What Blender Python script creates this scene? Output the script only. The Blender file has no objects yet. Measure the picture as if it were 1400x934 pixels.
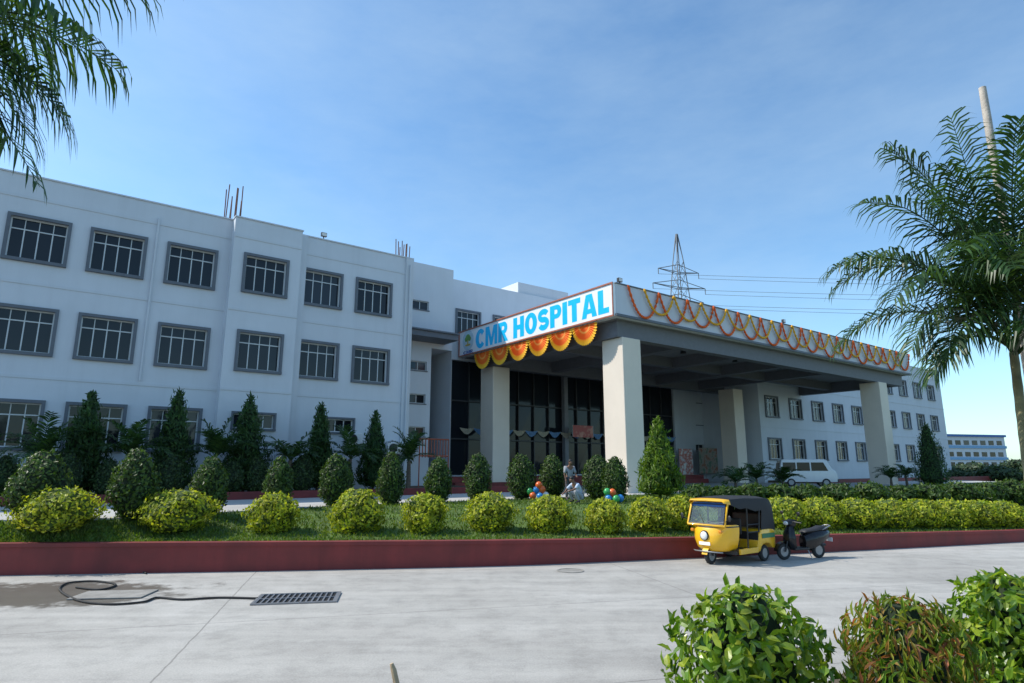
import bpy, bmesh, math, random
import numpy as np
from mathutils import Vector, Matrix
random.seed(7); rng = np.random.default_rng(7)
R = math.radians
SC = bpy.context.scene; C = SC.collection
# ---------------------------------------------------------------- camera model (for taking measurements off the photograph)
F = 846.0; H = 2.5; PIT = math.atan(.2045); sp, cp = math.sin(PIT), math.cos(PIT)
def ray(u, v):
    a = (u-700)/F; b = (467-v)/F
    return Vector((a, cp-b*sp, sp+b*cp))
def gp(u, v, z=0.0):
    r = ray(u, v); t = (z-H)/r.z
    return Vector((r.x*t, r.y*t, z))
def at(u, v, Y):
    r = ray(u, v); t = Y/r.y
    return Vector((r.x*t, Y, H+r.z*t))
def mpp(p): return (p.y*cp+(p.z-H)*sp)/F
B0 = Vector((-6.06, 36.2, 0)); ANG = math.atan2(.5925, .8055)
D = Vector((math.cos(ANG), math.sin(ANG), 0)); N = Vector((-math.sin(ANG), math.cos(ANG), 0))
def L2W(s, y, z=0.0):
    p = B0+D*s+N*y; return Vector((p.x, p.y, z))
def onplane(u, v, y):
    r = ray(u, v); t = (y+B0.dot(N))/r.dot(N)
    p = Vector((r.x*t, r.y*t, H+r.z*t))
    return (p-B0).dot(D), p.z
# ---------------------------------------------------------------- mesh helpers
class MB:
    def __init__(s): s.v = []; s.f = []; s.m = []
    def add(s, V, Fc, mi=0):
        o = len(s.v); s.v += [tuple(p) for p in V]
        for f in Fc: s.f.append([i+o for i in f]); s.m.append(mi)
        return s
    def box(s, x0, x1, y0, y1, z0, z1, mi=0):
        return s.add([(x0,y0,z0),(x1,y0,z0),(x1,y1,z0),(x0,y1,z0),(x0,y0,z1),(x1,y0,z1),(x1,y1,z1),(x0,y1,z1)],
            [(0,3,2,1),(4,5,6,7),(0,1,5,4),(1,2,6,5),(2,3,7,6),(3,0,4,7)], mi)
    def loft(s, rings, closed=True, caps=True, mi=0):
        n = len(rings[0]); V = [p for r in rings for p in r]; Fc = []
        for i in range(len(rings)-1):
            for j in range(n if closed else n-1):
                k = (j+1) % n
                Fc.append((i*n+j, i*n+k, (i+1)*n+k, (i+1)*n+j))
        if caps and closed:
            Fc.append(tuple(range(n))[::-1]); Fc.append(tuple((len(rings)-1)*n+j for j in range(n)))
        return s.add(V, Fc, mi)
    def tube(s, pts, r, n=6, mi=0, caps=True):
        pts = [Vector(p) for p in pts]; rings = []
        for i, p in enumerate(pts):
            t = (pts[min(i+1, len(pts)-1)]-pts[max(i-1, 0)])
            if t.length < 1e-9: t = Vector((0,0,1))
            t.normalize()
            a = Vector((0,0,1)) if abs(t.z) < .9 else Vector((1,0,0))
            x = t.cross(a).normalized(); y = t.cross(x)
            rr = r[i] if isinstance(r, (list, tuple)) else r
            rings.append([p+x*(rr*math.cos(2*math.pi*k/n))+y*(rr*math.sin(2*math.pi*k/n)) for k in range(n)])
        return s.loft(rings, True, caps, mi)
    def lathe(s, prof, n=16, M=None, mi=0, caps=True):
        M = M or Matrix.Identity(4)
        rings = [[M @ Vector((r*math.cos(2*math.pi*k/n), r*math.sin(2*math.pi*k/n), z)) for k in range(n)] for r, z in prof]
        return s.loft(rings, True, caps, mi)
    def ell(s, c, rx, ry, rz, n=12, m=8, mi=0):
        pr = [(max(1e-3, math.sin(math.pi*i/m)), -math.cos(math.pi*i/m)) for i in range(m+1)]
        return s.lathe(pr, n, Matrix.Translation(c) @ Matrix.Diagonal((rx, ry, rz, 1)), mi)
    def mesh(s, name, mats, smooth=None, bev=0, seg=2):
        me = bpy.data.meshes.new(name); me.from_pydata(s.v, [], s.f)
        for m in (mats if isinstance(mats, (list, tuple)) else [mats]): me.materials.append(m)
        me.polygons.foreach_set('material_index', s.m)
        bm = bmesh.new(); bm.from_mesh(me)
        bmesh.ops.recalc_face_normals(bm, faces=bm.faces)
        if bev: bmesh.ops.bevel(bm, geom=[e for e in bm.edges if len(e.link_faces) == 2 and e.calc_face_angle(0) > .4], offset=bev, segments=seg, affect='EDGES', profile=.5)
        bm.to_mesh(me); bm.free()
        if smooth:
            me.polygons.foreach_set('use_smooth', [True]*len(me.polygons)); me.set_sharp_from_angle(angle=R(smooth))
        me.update(); return me
    def build(s, name, mats, parent=None, smooth=None, bev=0, seg=2):
        return link(name, s.mesh(name, mats, smooth, bev, seg), parent)
def link(name, me, parent=None, loc=None, rz=None):
    o = bpy.data.objects.new(name, me); C.objects.link(o)
    if parent: o.parent = parent
    if loc is not None: o.location = loc
    if rz is not None: o.rotation_euler = (0, 0, rz)
    return o
def tag(o, label, cat, group=None):
    o['label'] = label; o['category'] = cat
    if group: o['group'] = group
    return o
def thing(name, label, cat, loc=(0,0,0), rz=0, group=None):
    return tag(link(name, None, None, loc, rz), label, cat, group)
def S(o): o['kind'] = 'structure'; return o
ORD = 'first second third fourth fifth sixth seventh eighth ninth tenth eleventh twelfth thirteenth fourteenth fifteenth sixteenth seventeenth eighteenth nineteenth twentieth'.split()
# ---------------------------------------------------------------- materials
def nmat(name):
    m = bpy.data.materials.new(name); m.use_nodes = True; nt = m.node_tree
    return m, nt, nt.nodes['Principled BSDF']
def nd(nt, t, **k):
    n = nt.nodes.new(t)
    for a, b in k.items(): setattr(n, a, b)
    return n
def math_(nt, op, a, b=None, c=None):
    n = nd(nt, 'ShaderNodeMath', operation=op)
    for i, x in enumerate((a, b, c)):
        if x is None: continue
        if isinstance(x, (int, float)): n.inputs[i].default_value = x
        else: nt.links.new(x, n.inputs[i])
    return n.outputs[0]
def mixc(nt, f, a, b, mode='MIX'):
    n = nd(nt, 'ShaderNodeMix', data_type='RGBA', blend_type=mode)
    for i, x in ((0, f), (6, a), (7, b)):
        if isinstance(x, (int, float)): n.inputs[i].default_value = x
        elif isinstance(x, tuple): n.inputs[i].default_value = (*x[:3], 1)
        else: nt.links.new(x, n.inputs[i])
    return n.outputs[2]
def noise(nt, vec, scale, detail=4, rough=.6):
    n = nd(nt, 'ShaderNodeTexNoise'); n.inputs['Scale'].default_value = scale
    n.inputs['Detail'].default_value = detail; n.inputs['Roughness'].default_value = rough
    if vec is not None: nt.links.new(vec, n.inputs['Vector'])
    return n.outputs['Fac']
def ramp(nt, fac, stops):
    n = nd(nt, 'ShaderNodeValToRGB'); e = n.color_ramp.elements
    while len(e) < len(stops): e.new(.5)
    for i, (p, c) in enumerate(stops):
        e[i].position = p; e[i].color = (*c, 1) if isinstance(c, tuple) else (c, c, c, 1)
    nt.links.new(fac, n.inputs['Fac']); return n.outputs['Color']
def bumpn(nt, bs, h, strength, dist=.02):
    b = nd(nt, 'ShaderNodeBump'); b.inputs['Strength'].default_value = strength; b.inputs['Distance'].default_value = dist
    nt.links.new(h, b.inputs['Height']); nt.links.new(b.outputs[0], bs.inputs['Normal'])
def mat(name, col, rough=.6, metal=0, var=.12, scale=4, bump=0, streak=0, coat=0, spec=.5):
    m, nt, bs = nmat(name); tc = nd(nt, 'ShaderNodeTexCoord').outputs['Object']
    f = noise(nt, tc, scale, 5)
    f2 = ramp(nt, f, [(.3, 0.0), (.7, 1.0)])
    c = mixc(nt, f2, tuple(max(0, x*(1-var)) for x in col), tuple(min(1, x*(1+var)) for x in col))
    if streak:
        mp = nd(nt, 'ShaderNodeMapping'); mp.inputs['Scale'].default_value = (1.6, 1.6, .12); nt.links.new(tc, mp.inputs[0])
        g = ramp(nt, noise(nt, mp.outputs[0], 1.0, 6, .7), [(.46, 0.0), (.72, 1.0)])
        c = mixc(nt, math_(nt, 'MULTIPLY', g, streak), c, tuple(x*.55 for x in col))
    nt.links.new(c, bs.inputs['Base Color'])
    r = math_(nt, 'MULTIPLY_ADD', f, .2, rough-.1); nt.links.new(r, bs.inputs['Roughness'])
    bs.inputs['Metallic'].default_value = metal; bs.inputs['Specular IOR Level'].default_value = spec
    if coat: bs.inputs['Coat Weight'].default_value = coat; bs.inputs['Coat Roughness'].default_value = .08
    if bump: bumpn(nt, bs, noise(nt, tc, scale*8, 3), bump)
    return m
def leafmat(name, cols, rough=.5, trans=.25, spec=.4):
    m, nt, bs = nmat(name); g = nd(nt, 'ShaderNodeNewGeometry'); tc = nd(nt, 'ShaderNodeTexCoord').outputs['Object']
    n = len(cols)
    c = ramp(nt, g.outputs['Random Per Island'], [((i+.5)/n, cols[i]) for i in range(n)])
    k = ramp(nt, noise(nt, tc, 3.5, 3), [(.35, .6), (.65, 1.2)])
    c = mixc(nt, 1.0, c, k, 'MULTIPLY')
    nt.links.new(c, bs.inputs['Base Color']); bs.inputs['Roughness'].default_value = rough; bs.inputs['Specular IOR Level'].default_value = spec
    tr = nd(nt, 'ShaderNodeBsdfTranslucent'); c2 = mixc(nt, 1.0, c, (1.35, 1.45, .5), 'MULTIPLY'); nt.links.new(c2, tr.inputs['Color'])
    mx = nd(nt, 'ShaderNodeMixShader'); mx.inputs[0].default_value = trans
    nt.links.new(bs.outputs[0], mx.inputs[1]); nt.links.new(tr.outputs[0], mx.inputs[2])
    nt.links.new(mx.outputs[0], nt.nodes['Material Output'].inputs['Surface'])
    return m
M = {}
M['wall'] = mat('white_render', (.60,.63,.68), .8, var=.04, scale=.5, streak=.12, bump=.08)
M['wallc'] = mat('off_white_render', (.58,.61,.655), .8, var=.04, scale=.5, streak=.1)
M['band'] = mat('grey_paint', (.115,.13,.155), .6, var=.1)
M['dark'] = mat('dark_frame', (.05,.052,.058), .5)
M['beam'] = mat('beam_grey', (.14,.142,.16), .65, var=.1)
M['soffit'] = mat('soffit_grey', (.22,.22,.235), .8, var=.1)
M['col'] = mat('beige_paint', (.74,.65,.55), .7, var=.04, scale=.8, streak=.05)
M['alu'] = mat('aluminium', (.52,.54,.55), .4, .1, var=.06)
M['black'] = mat('black_plastic', (.018,.018,.02), .45)
M['rubber'] = mat('rubber', (.022,.022,.023), .8)
M['steel'] = mat('steel', (.30,.30,.31), .45, .6)
M['pylon'] = mat('galvanised_steel', (.16,.17,.19), .6, .2)
M['rust'] = mat('rusty_steel', (.12,.055,.035), .8)
M['red'] = mat('maroon_paint', (.19,.026,.024), .65, var=.22, scale=1.2, streak=.55, bump=.1)
M['soil'] = mat('soil', (.10,.07,.045), .95, var=.35, scale=3, bump=.5)
M['sign'] = mat('sign_white', (.84,.86,.88), .35, var=.02)
M['cyan'] = mat('sign_cyan', (.0,.50,.88), .35, var=.03)
M['orange'] = mat('marigold_orange', (.85,.12,.012), .8, var=.3, scale=18, bump=.5)
M['yellow'] = mat('marigold_yellow', (.88,.40,.02), .8, var=.3, scale=18, bump=.5)
M['signred'] = mat('sign_border', (.38,.12,.07), .45)
M['autoy'] = mat('yellow_paint', (.84,.46,.015), .35, var=.05, coat=.5)
M['canvas'] = mat('black_canvas', (.016,.017,.02), .75, var=.2, bump=.15)
M['green'] = mat('green_paint', (.02,.16,.07), .45)
M['blue'] = mat('blue_paint', (.03,.12,.38), .5)
M['white'] = mat('white_paint', (.70,.70,.70), .3, var=.03, coat=.4)
M['gloss'] = mat('black_paint', (.010,.010,.012), .3, coat=.25, spec=.35)
M['seat'] = mat('seat_vinyl', (.02,.02,.022), .6)
M['lamp'] = mat('lamp_glass', (.75,.75,.72), .12)
M['redl'] = mat('red_lens', (.45,.02,.02), .2)
M['amber'] = mat('amber_lens', (.7,.25,.02), .2)
M['wood'] = mat('pale_wood', (.50,.36,.22), .8, var=.3, scale=6, bump=.3)
M['bamboo'] = mat('pale_pole', (.46,.40,.34), .8, var=.3, scale=5, bump=.3)
M['bark'] = mat('bark', (.13,.10,.075), .9, var=.35, scale=9, bump=.5)
M['pbark'] = mat('palm_bark', (.22,.20,.11), .85, var=.35, scale=7, bump=.4)
M['conc'] = mat('slab_concrete', (.27,.255,.23), .85, var=.25, scale=3, bump=.2)
M['skin'] = mat('skin', (.22,.11,.07), .55, var=.06)
M['hair'] = mat('hair', (.012,.01,.009), .6)
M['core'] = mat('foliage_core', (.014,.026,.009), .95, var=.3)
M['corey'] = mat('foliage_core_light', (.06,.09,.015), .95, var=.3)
LF_Y = leafmat('leaf_yellow', [(.18,.25,.02),(.44,.46,.03),(.58,.55,.05),(.31,.36,.025)], trans=.42)
LF_H = leafmat('leaf_hedge', [(.17,.25,.02),(.40,.44,.03),(.54,.52,.04),(.28,.34,.025)], trans=.42)
LF_D = leafmat('leaf_dark', [(.03,.07,.014),(.065,.12,.02),(.10,.16,.025),(.05,.10,.018)], trans=.3)
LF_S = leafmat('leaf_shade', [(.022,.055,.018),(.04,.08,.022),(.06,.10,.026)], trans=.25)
LF_C = leafmat('leaf_conifer', [(.028,.078,.022),(.045,.105,.028),(.065,.13,.034)], trans=.3)
LF_B = leafmat('leaf_bright_conifer', [(.08,.16,.02),(.14,.23,.025),(.19,.28,.03)], trans=.35)
LF_P = leafmat('leaf_palm', [(.022,.058,.02),(.038,.085,.026),(.06,.12,.03)], rough=.4, trans=.35)
LF_P2 = leafmat('leaf_palm_near', [(.03,.08,.022),(.05,.11,.028),(.085,.15,.035)], rough=.4, trans=.4)
LF_F = leafmat('leaf_ficus', [(.09,.19,.018),(.17,.29,.025),(.27,.39,.03),(.42,.47,.05),(.13,.24,.02)], rough=.3, trans=.4, spec=.6)
LF_R = leafmat('leaf_croton', [(.10,.19,.02),(.19,.27,.03),(.42,.12,.06),(.14,.22,.02),(.34,.32,.05),(.10,.20,.02),(.25,.30,.04),(.50,.18,.09),(.28,.33,.04),(.17,.25,.025)], rough=.35, trans=.4)
LF_G = leafmat('grass_blade', [(.08,.15,.018),(.13,.20,.025),(.18,.21,.035),(.10,.17,.02)], trans=.38)
LF_T = leafmat('leaf_far', [(.03,.065,.03),(.05,.09,.035),(.07,.11,.04)], trans=.2)
def glassmat(name, col, rough=.06, spec=.35):
    m, nt, bs = nmat(name); tc = nd(nt, 'ShaderNodeTexCoord').outputs['Object']; oi = nd(nt, 'ShaderNodeObjectInfo')
    rc = ramp(nt, oi.outputs['Random'], [(.0, tuple(x*.6 for x in col)), (.7, col), (.95, tuple(x*3+.01 for x in col))])
    nt.links.new(rc, bs.inputs['Base Color']); bs.inputs['Roughness'].default_value = rough
    bs.inputs['Specular IOR Level'].default_value = spec
    bumpn(nt, bs, noise(nt, tc, 1.3, 2), .06, .05); return m
M['glass'] = glassmat('window_glass', (.012,.015,.02))
M['lobby'] = glassmat('lobby_glass', (.006,.008,.011), spec=.2)
m, nt, bs = nmat('windscreen'); bs.inputs['Base Color'].default_value = (.20,.25,.33,1); bs.inputs['Roughness'].default_value = .05; bs.inputs['Alpha'].default_value = .3; M['screen'] = m
# road
m, nt, bs = nmat('road_concrete'); tc = nd(nt, 'ShaderNodeTexCoord').outputs['Object']
c = ramp(nt, noise(nt, tc, .22, 6, .65), [(.3, (.37,.348,.315)), (.5, (.44,.418,.38)), (.72, (.51,.488,.45))])
c = mixc(nt, .55, c, ramp(nt, noise(nt, tc, 40, 5, .75), [(.3, .5), (.7, 1.22)]), 'MULTIPLY')
c = mixc(nt, .38, c, ramp(nt, noise(nt, tc, 1.7, 7, .78), [(.36, .55), (.54, 1.06)]), 'MULTIPLY')
mp = nd(nt, 'ShaderNodeMapping'); mp.inputs['Scale'].default_value = (.10, 1.3, 1); mp.inputs['Rotation'].default_value = (0, 0, R(-12)); nt.links.new(tc, mp.inputs[0])
c = mixc(nt, .4, c, ramp(nt, noise(nt, mp.outputs[0], 1.3, 5, .65), [(.35, .6), (.6, 1.08)]), 'MULTIPLY')
rot = nd(nt, 'ShaderNodeMapping'); rot.inputs['Rotation'].default_value = (0, 0, R(-14)); rot.inputs['Location'].default_value = (2.2, 1.1, 0); nt.links.new(tc, rot.inputs[0])
sx = nd(nt, 'ShaderNodeSeparateXYZ'); nt.links.new(rot.outputs[0], sx.inputs[0])
wob = math_(nt, 'MULTIPLY', noise(nt, tc, 3, 3), .05)
lines = None
for ax, per in ((0, 9.0), (1, 4.3)):
    q = math_(nt, 'ADD', sx.outputs[ax], wob)
    q = math_(nt, 'PINGPONG', q, per/2)
    q = math_(nt, 'LESS_THAN', q, .013)
    lines = q if lines is None else math_(nt, 'MAXIMUM', lines, q)
c = mixc(nt, math_(nt, 'MULTIPLY', lines, .55), c, (.12,.11,.10))
wp = gp(70, 812)
mpw = nd(nt, 'ShaderNodeMapping', vector_type='POINT'); mpw.inputs['Location'].default_value = (-wp.x/3.0, -wp.y/1.5, 0); mpw.inputs['Scale'].default_value = (1/3.0, 1/1.5, 0); nt.links.new(tc, mpw.inputs[0])
ln = nd(nt, 'ShaderNodeVectorMath', operation='LENGTH'); nt.links.new(mpw.outputs[0], ln.inputs[0])
wet = math_(nt, 'ADD', ln.outputs['Value'], math_(nt, 'MULTIPLY', math_(nt, 'SUBTRACT', noise(nt, tc, 1.2, 6, .7), .5), 2.2))
wet = ramp(nt, wet, [(.68, 1.0), (1.08, 0.0)])
c = mixc(nt, math_(nt, 'MULTIPLY', wet, .8), c, (.085,.068,.05))
nt.links.new(c, bs.inputs['Base Color'])
nt.links.new(math_(nt, 'MULTIPLY_ADD', wet, -.45, .82), bs.inputs['Roughness'])
bumpn(nt, bs, noise(nt, tc, 45, 4), .3, .01); M['road'] = m
M['drive'] = mat('drive_concrete', (.44,.43,.41), .8, var=.12, scale=.5)
M['lawn'] = mat('lawn_green', (.075,.125,.022), .95, var=.4, scale=1.2, bump=.4)
M['ground'] = mat('dry_ground', (.12,.12,.07), .95, var=.3, scale=.05)
M['verge'] = mat('verge_soil', (.09,.065,.04), .95, var=.4, scale=3, bump=.5)
# ---------------------------------------------------------------- setting: ground, road, wall, lawn, drive
WX = np.array([-60,-30,-12.2,-6,0,5.09,10,17,30,60.]); WYs = np.array([11,13.5,15.5,16.15,16.95,18.4,19.8,22.1,26.5,37.]); WZ = np.array([.78,.76,.73,.69,.64,.56,.50,.40,.34,.3])
xs_f = np.linspace(-60, 60, 481); yy = np.interp(xs_f, WX, WYs); k = np.ones(13)/13
yy2 = np.convolve(np.pad(yy, 6, mode='edge'), k, 'valid')
def wallY(x): return np.interp(x, xs_f, yy2)
def wallZ(x): return np.interp(x, WX, WZ)
ds = [L2W(s, -10.8-(max(0, -8-s)*.29)) for s in np.linspace(-40, 110, 200)]
DX = np.array([p.x for p in ds]); DY = np.array([p.y for p in ds])
def driveY(x): return np.maximum(np.interp(x, DX, DY), wallY(x)+1.0)
def lz(x, y):
    x = np.asarray(x, float); y = np.asarray(y, float)
    wy = wallY(x); yd = driveY(x); wt = wallZ(x)-.05
    t = np.clip((y-wy-.3)/np.clip(yd-wy-.3, .5, 7), 0, 1)
    return np.where(y > yd, 1.2, wt+(1.17-wt)*t*t*(3-2*t))
def hit(u, v):
    r = ray(u, v); ts = np.arange(8, 90, .03)
    x = r.x*ts; y = r.y*ts; z = H+r.z*ts
    ok = np.where((z <= lz(x, y)) & (y > wallY(x)))[0]
    i = ok[0] if len(ok) else -1
    return Vector((x[i], y[i], float(lz(x[i], y[i]))))
S(MB().add([(-1500,-600,-.02),(1500,-600,-.02),(1500,2200,-.02),(-1500,2200,-.02)], [(0,1,2,3)]).build('ground', M['ground']))
mb = MB(); xs = np.linspace(-58, 58, 117)
mb.loft([[(x, 2.0, 0) for x in xs], [(x, float(wallY(x))+.1, 0) for x in xs]], False, False); S(mb.build('road', M['road']))
mb = MB(); xs = np.linspace(-34, 48, 165); T = np.linspace(0, 1, 12); rows = []
for t in T:
    row = []
    for x in xs:
        a = float(wallY(x))+.2; y = a+(float(driveY(x))+.05-a)*t
        row.append((x, y, float(lz(x, min(y, float(driveY(x))-.001)))))
    rows.append(row)
mb.loft(rows, False, False); S(mb.build('lawn', M['lawn'], smooth=60))
mb = MB(); mb.loft([[(x, float(driveY(x)), 1.2) for x in xs], [(x, float(driveY(x))+24, 1.2) for x in xs]], False, False)
mb.loft([[(x, float(driveY(x)), 1.2) for x in xs], [(x, float(driveY(x)), .9) for x in xs]], False, False); S(mb.build('driveway', M['drive']))
# red retaining wall
xs = np.linspace(-40, 46, 173); mb = MB(); rings = []
for x in xs:
    y = float(wallY(x)); z = float(wallZ(x))
    rings.append([(x,y,-.05),(x,y,z-.09),(x,y-.035,z-.088),(x,y-.035,z),(x,y+.27,z),(x,y+.27,-.05)])
mb.loft(rings)
tag(mb.build('retaining_wall', M['red'], smooth=30), 'long low maroon painted wall holding the lawn above the concrete road', 'wall')
# verge at the camera's feet
mb = MB(); xs = np.linspace(-30, 40, 71)
def vergeY(x): return float(np.interp(x, [-30, 1.5, 4.2, 40], [4.4, 4.5, 6.9, 9.0]))
mb.loft([[(x, -12, .9) for x in xs], [(x, vergeY(x)-.4, .9+.03*math.sin(x*3)) for x in xs], [(x, vergeY(x), .82) for x in xs], [(x, vergeY(x)+.5, -.01) for x in xs]], False, False)
S(mb.build('verge', M['verge'], smooth=50))
# ---------------------------------------------------------------- foliage
QUAD = (np.array([0, .5, 1, .5]), np.array([0, -.5, 0, .5]), np.array([0, .06, -.05, .06]), [(0,1,2,3)])
LEAF = (np.array([0, .28, .68, 1, .68, .28, .33, .7]), np.array([0, -.42, -.38, 0, .38, .42, 0, 0]), np.array([0, .10, .09, -.10, .09, .10, .0, -.01]),
        [(0,1,6,6),(1,2,7,6),(2,3,7,7),(0,6,5,5),(6,7,4,5),(7,3,4,4)])
def unit(a): return a/np.maximum(np.linalg.norm(a, axis=1, keepdims=True), 1e-9)
def leaves(P, T, Nn, ll, lw, tmpl):
    Sd = unit(np.cross(Nn, T)); Nn = np.cross(T, Sd); tx, ty, tz, fc = tmpl
    ll = np.asarray(ll).reshape(-1, 1, 1); lw = np.asarray(lw).reshape(-1, 1, 1)
    V = P[:,None,:]+T[:,None,:]*tx[None,:,None]*ll+Sd[:,None,:]*ty[None,:,None]*lw+Nn[:,None,:]*tz[None,:,None]*ll
    k = len(tx); fs = []
    offs = np.arange(len(P))*k
    for f in fc:
        ff = list(dict.fromkeys(f))
        fs += (np.array(ff)[None,:]+offs[:,None]).tolist()
    return V.reshape(-1, 3).tolist(), fs
def p_round(t): return np.sqrt(np.clip(1-((t-.45)/.56)**2, 0, 1))
def p_egg(t): return np.clip(np.sin(np.pi*np.clip(t*.94+.05, 0, 1))**.55*(1.05-.25*t), 0, 1)
def p_cone(t): return np.clip((1-t)**.72*np.clip(t*9+.35, 0, 1), 0, 1)
def foliage(name, prof, Rr, Hh, n, ll, lw, mats, up=.4, tmpl=QUAD, lump=.16, inner=.35, core=.8, rnd=.75, seed=0):
    g = np.random.default_rng(seed); tt = np.linspace(.01, .99, 200); w = prof(tt)+.03
    t = g.choice(tt, n, p=w/w.sum())+g.uniform(-.004, .004, n); th = g.uniform(0, 2*np.pi, n)
    ph = g.uniform(0, 6.28, 6)
    def lmp(th, t): return 1+lump*(.5*np.sin(2*th+6*t+ph[0])+.45*np.sin(3*th-11*t+ph[1])+.4*np.sin(5*th+17*t+ph[2])+.3*np.sin(7*th-5*t+ph[3]))
    rr = Rr*prof(t)*lmp(th, t)*(1-inner*g.random(n)**2.2)+Rr*.08*g.normal(size=n)*(g.random(n) < .35)
    P = np.stack([rr*np.cos(th), rr*np.sin(th), t*Hh], 1)
    dp = -(prof(np.clip(t+.02, 0, 1))-prof(np.clip(t-.02, 0, 1)))/.04*Rr/Hh
    Nn = unit(np.stack([np.cos(th), np.sin(th), np.clip(dp, -1.2, 2.5)], 1))
    Nn = unit(Nn+rnd*g.normal(size=(n, 3))*.6)
    Td = g.normal(size=(n, 3))*.7; Td[:, 2] += up
    Td = unit(Td-Nn*np.sum(Td*Nn, 1, keepdims=True))
    V, fs = leaves(P, Td, Nn, ll*g.uniform(.6, 1.3, n), lw*g.uniform(.7, 1.2, n), tmpl)
    mb = MB(); mb.v = [tuple(p) for p in V]; mb.f = fs; mb.m = [0]*len(fs)
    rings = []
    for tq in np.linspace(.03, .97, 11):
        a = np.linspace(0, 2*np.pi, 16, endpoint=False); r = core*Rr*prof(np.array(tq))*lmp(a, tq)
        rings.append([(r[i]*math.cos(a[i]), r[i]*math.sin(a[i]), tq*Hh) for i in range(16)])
    mb.loft(rings, mi=1)  # inner core added inside the crown to block light between the leaves
    me = bpy.data.meshes.new(name); me.from_pydata(mb.v, [], mb.f)
    for m_ in mats: me.materials.append(m_)
    me.polygons.foreach_set('material_index', mb.m); return me
seedc = [100]
def bush(name, label, cat, p, Rr, Hh, prof, n, ll, lw, mats, group, stem=.06, lift=.0, **k):
    seedc[0] += 1
    root = thing(name, label, cat, p, random.uniform(0, 6), group)
    link('crown', foliage('crown', prof, Rr, Hh, n, ll, lw, mats, seed=seedc[0], **k), root, (0, 0, lift))
    MB().tube([(0,0,-.05),(.01,0,Hh*.3+lift),(0,.01,Hh*.55+lift)], [stem, stem*.8, stem*.3], 7).build('stem', M['bark'], root)
    return root
def bush_px(name, label, cat, u, vt, vb, w, prof, n, ll, lw, mats, group, **k):
    p = hit(u, vb); s = mpp(p)
    return bush(name, label, cat, p-Vector((0,0,.03)), w*s/2, (vb-vt)*s+.03, prof, n, ll, lw, mats, group, **k)
front = [(78,670,725,96),(240,671,724,92),(372,676,727,64),(488,670,727,70),(580,677,728,56),(670,675,725,64),(752,679,727,58),(828,684,729,50),(888,681,726,54),(934,679,724,44)]
for i, (u, vt, vb, w) in enumerate(front):
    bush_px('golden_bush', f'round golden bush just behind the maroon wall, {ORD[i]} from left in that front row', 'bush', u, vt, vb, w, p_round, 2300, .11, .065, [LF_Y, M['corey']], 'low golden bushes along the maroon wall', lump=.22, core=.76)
hed = [(1074,681,722,62),(1126,682,722,62),(1174,683,722,62),(1220,684,721,60),(1262,684,721,56),(1302,685,721,54),(1340,686,721,52),(1376,687,721,50)]
for i, (u, vt, vb, w) in enumerate(hed):
    bush_px('hedge_bush', f'yellow-green hedge bush right of the rickshaw, {ORD[i]} of that hedge from left', 'bush', u, vt, vb, w, p_round, 2100, .12, .07, [LF_H, M['corey']], 'hedge bushes right of the rickshaw', lump=.13, core=.78)
egg = [(48,620,712,80),(178,616,709,60),(283,626,703,48),(379,627,694,38),(457,623,692,44),(533,620,690,38),(599,627,688,37),(653,622,684,39),(713,622,683,41),(756,623,681,37),(818,624,683,44),(842,626,686,36)]
for i, (u, vt, vb, w) in enumerate(egg):
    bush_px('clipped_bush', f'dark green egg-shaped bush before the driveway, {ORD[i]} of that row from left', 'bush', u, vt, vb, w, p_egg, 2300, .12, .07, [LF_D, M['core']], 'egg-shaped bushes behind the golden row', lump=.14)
for i, (u, vt, w) in enumerate([(956,665,36),(992,667,36),(1028,664,40),(1066,665,38),(1104,666,38),(1146,664,42),(1190,662,44),(1232,666,38),(1272,664,44),(1310,661,46),(1350,662,44),(1386,658,48)]):
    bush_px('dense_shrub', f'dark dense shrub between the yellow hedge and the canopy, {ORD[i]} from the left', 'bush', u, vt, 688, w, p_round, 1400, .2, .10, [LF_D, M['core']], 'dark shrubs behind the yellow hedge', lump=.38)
def conifer(label, p, Rr, Hh, mats, n=3600, grp='pointed conifers before the white facade'):
    return bush('conifer', label, 'conifer', p, Rr, Hh, p_cone, n, .24, .075, mats, grp, up=1.1, lump=.3, inner=.4, core=.6, stem=.07, lift=.1)
p = hit(903, 682); s = mpp(p); conifer('bright green pointed conifer right of the near beige column', p, 29*s, 106*s, [LF_B, M['core']], 4600, 'single conifers near the canopy')
p = L2W(41.5, -11.5, 1.0); conifer('dark pointed conifer right of the far right canopy column', p, 1.5, 5.0, [LF_C, M['core']], 2800, 'single conifers near the canopy')
con = [(126,540,70),(245,538,60),(343,543,64),(440,554,50),(514,566,44)]
for i, (u, vt, w) in enumerate(con):
    s_, z_ = onplane(u, vt, -2.0); p = L2W(s_, -2.0, 1.38); sc = mpp(p)
    conifer(f'dark green pointed conifer against the white facade, {ORD[i]} from the left', p, w*sc/2, z_-1.38, [LF_C, M['core']])
balls = [(10,622,40),(96,617,48),(150,628,40),(236,620,44),(320,630,34),(352,625,36),(415,622,38),(470,628,32)]
for i, (u, vt, w) in enumerate(balls):
    s_, z_ = onplane(u, vt, -3.2); p = L2W(s_, -3.2, 1.38); sc = mpp(p)
    bush('shade_bush', f'dark round shaded bush under the facade windows, {ORD[i]} from the left', 'bush', p, w*sc/2, z_-1.38, p_egg, 1500, .13, .075, [LF_S, M['core']], 'shaded bushes in the facade bed')
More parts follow.
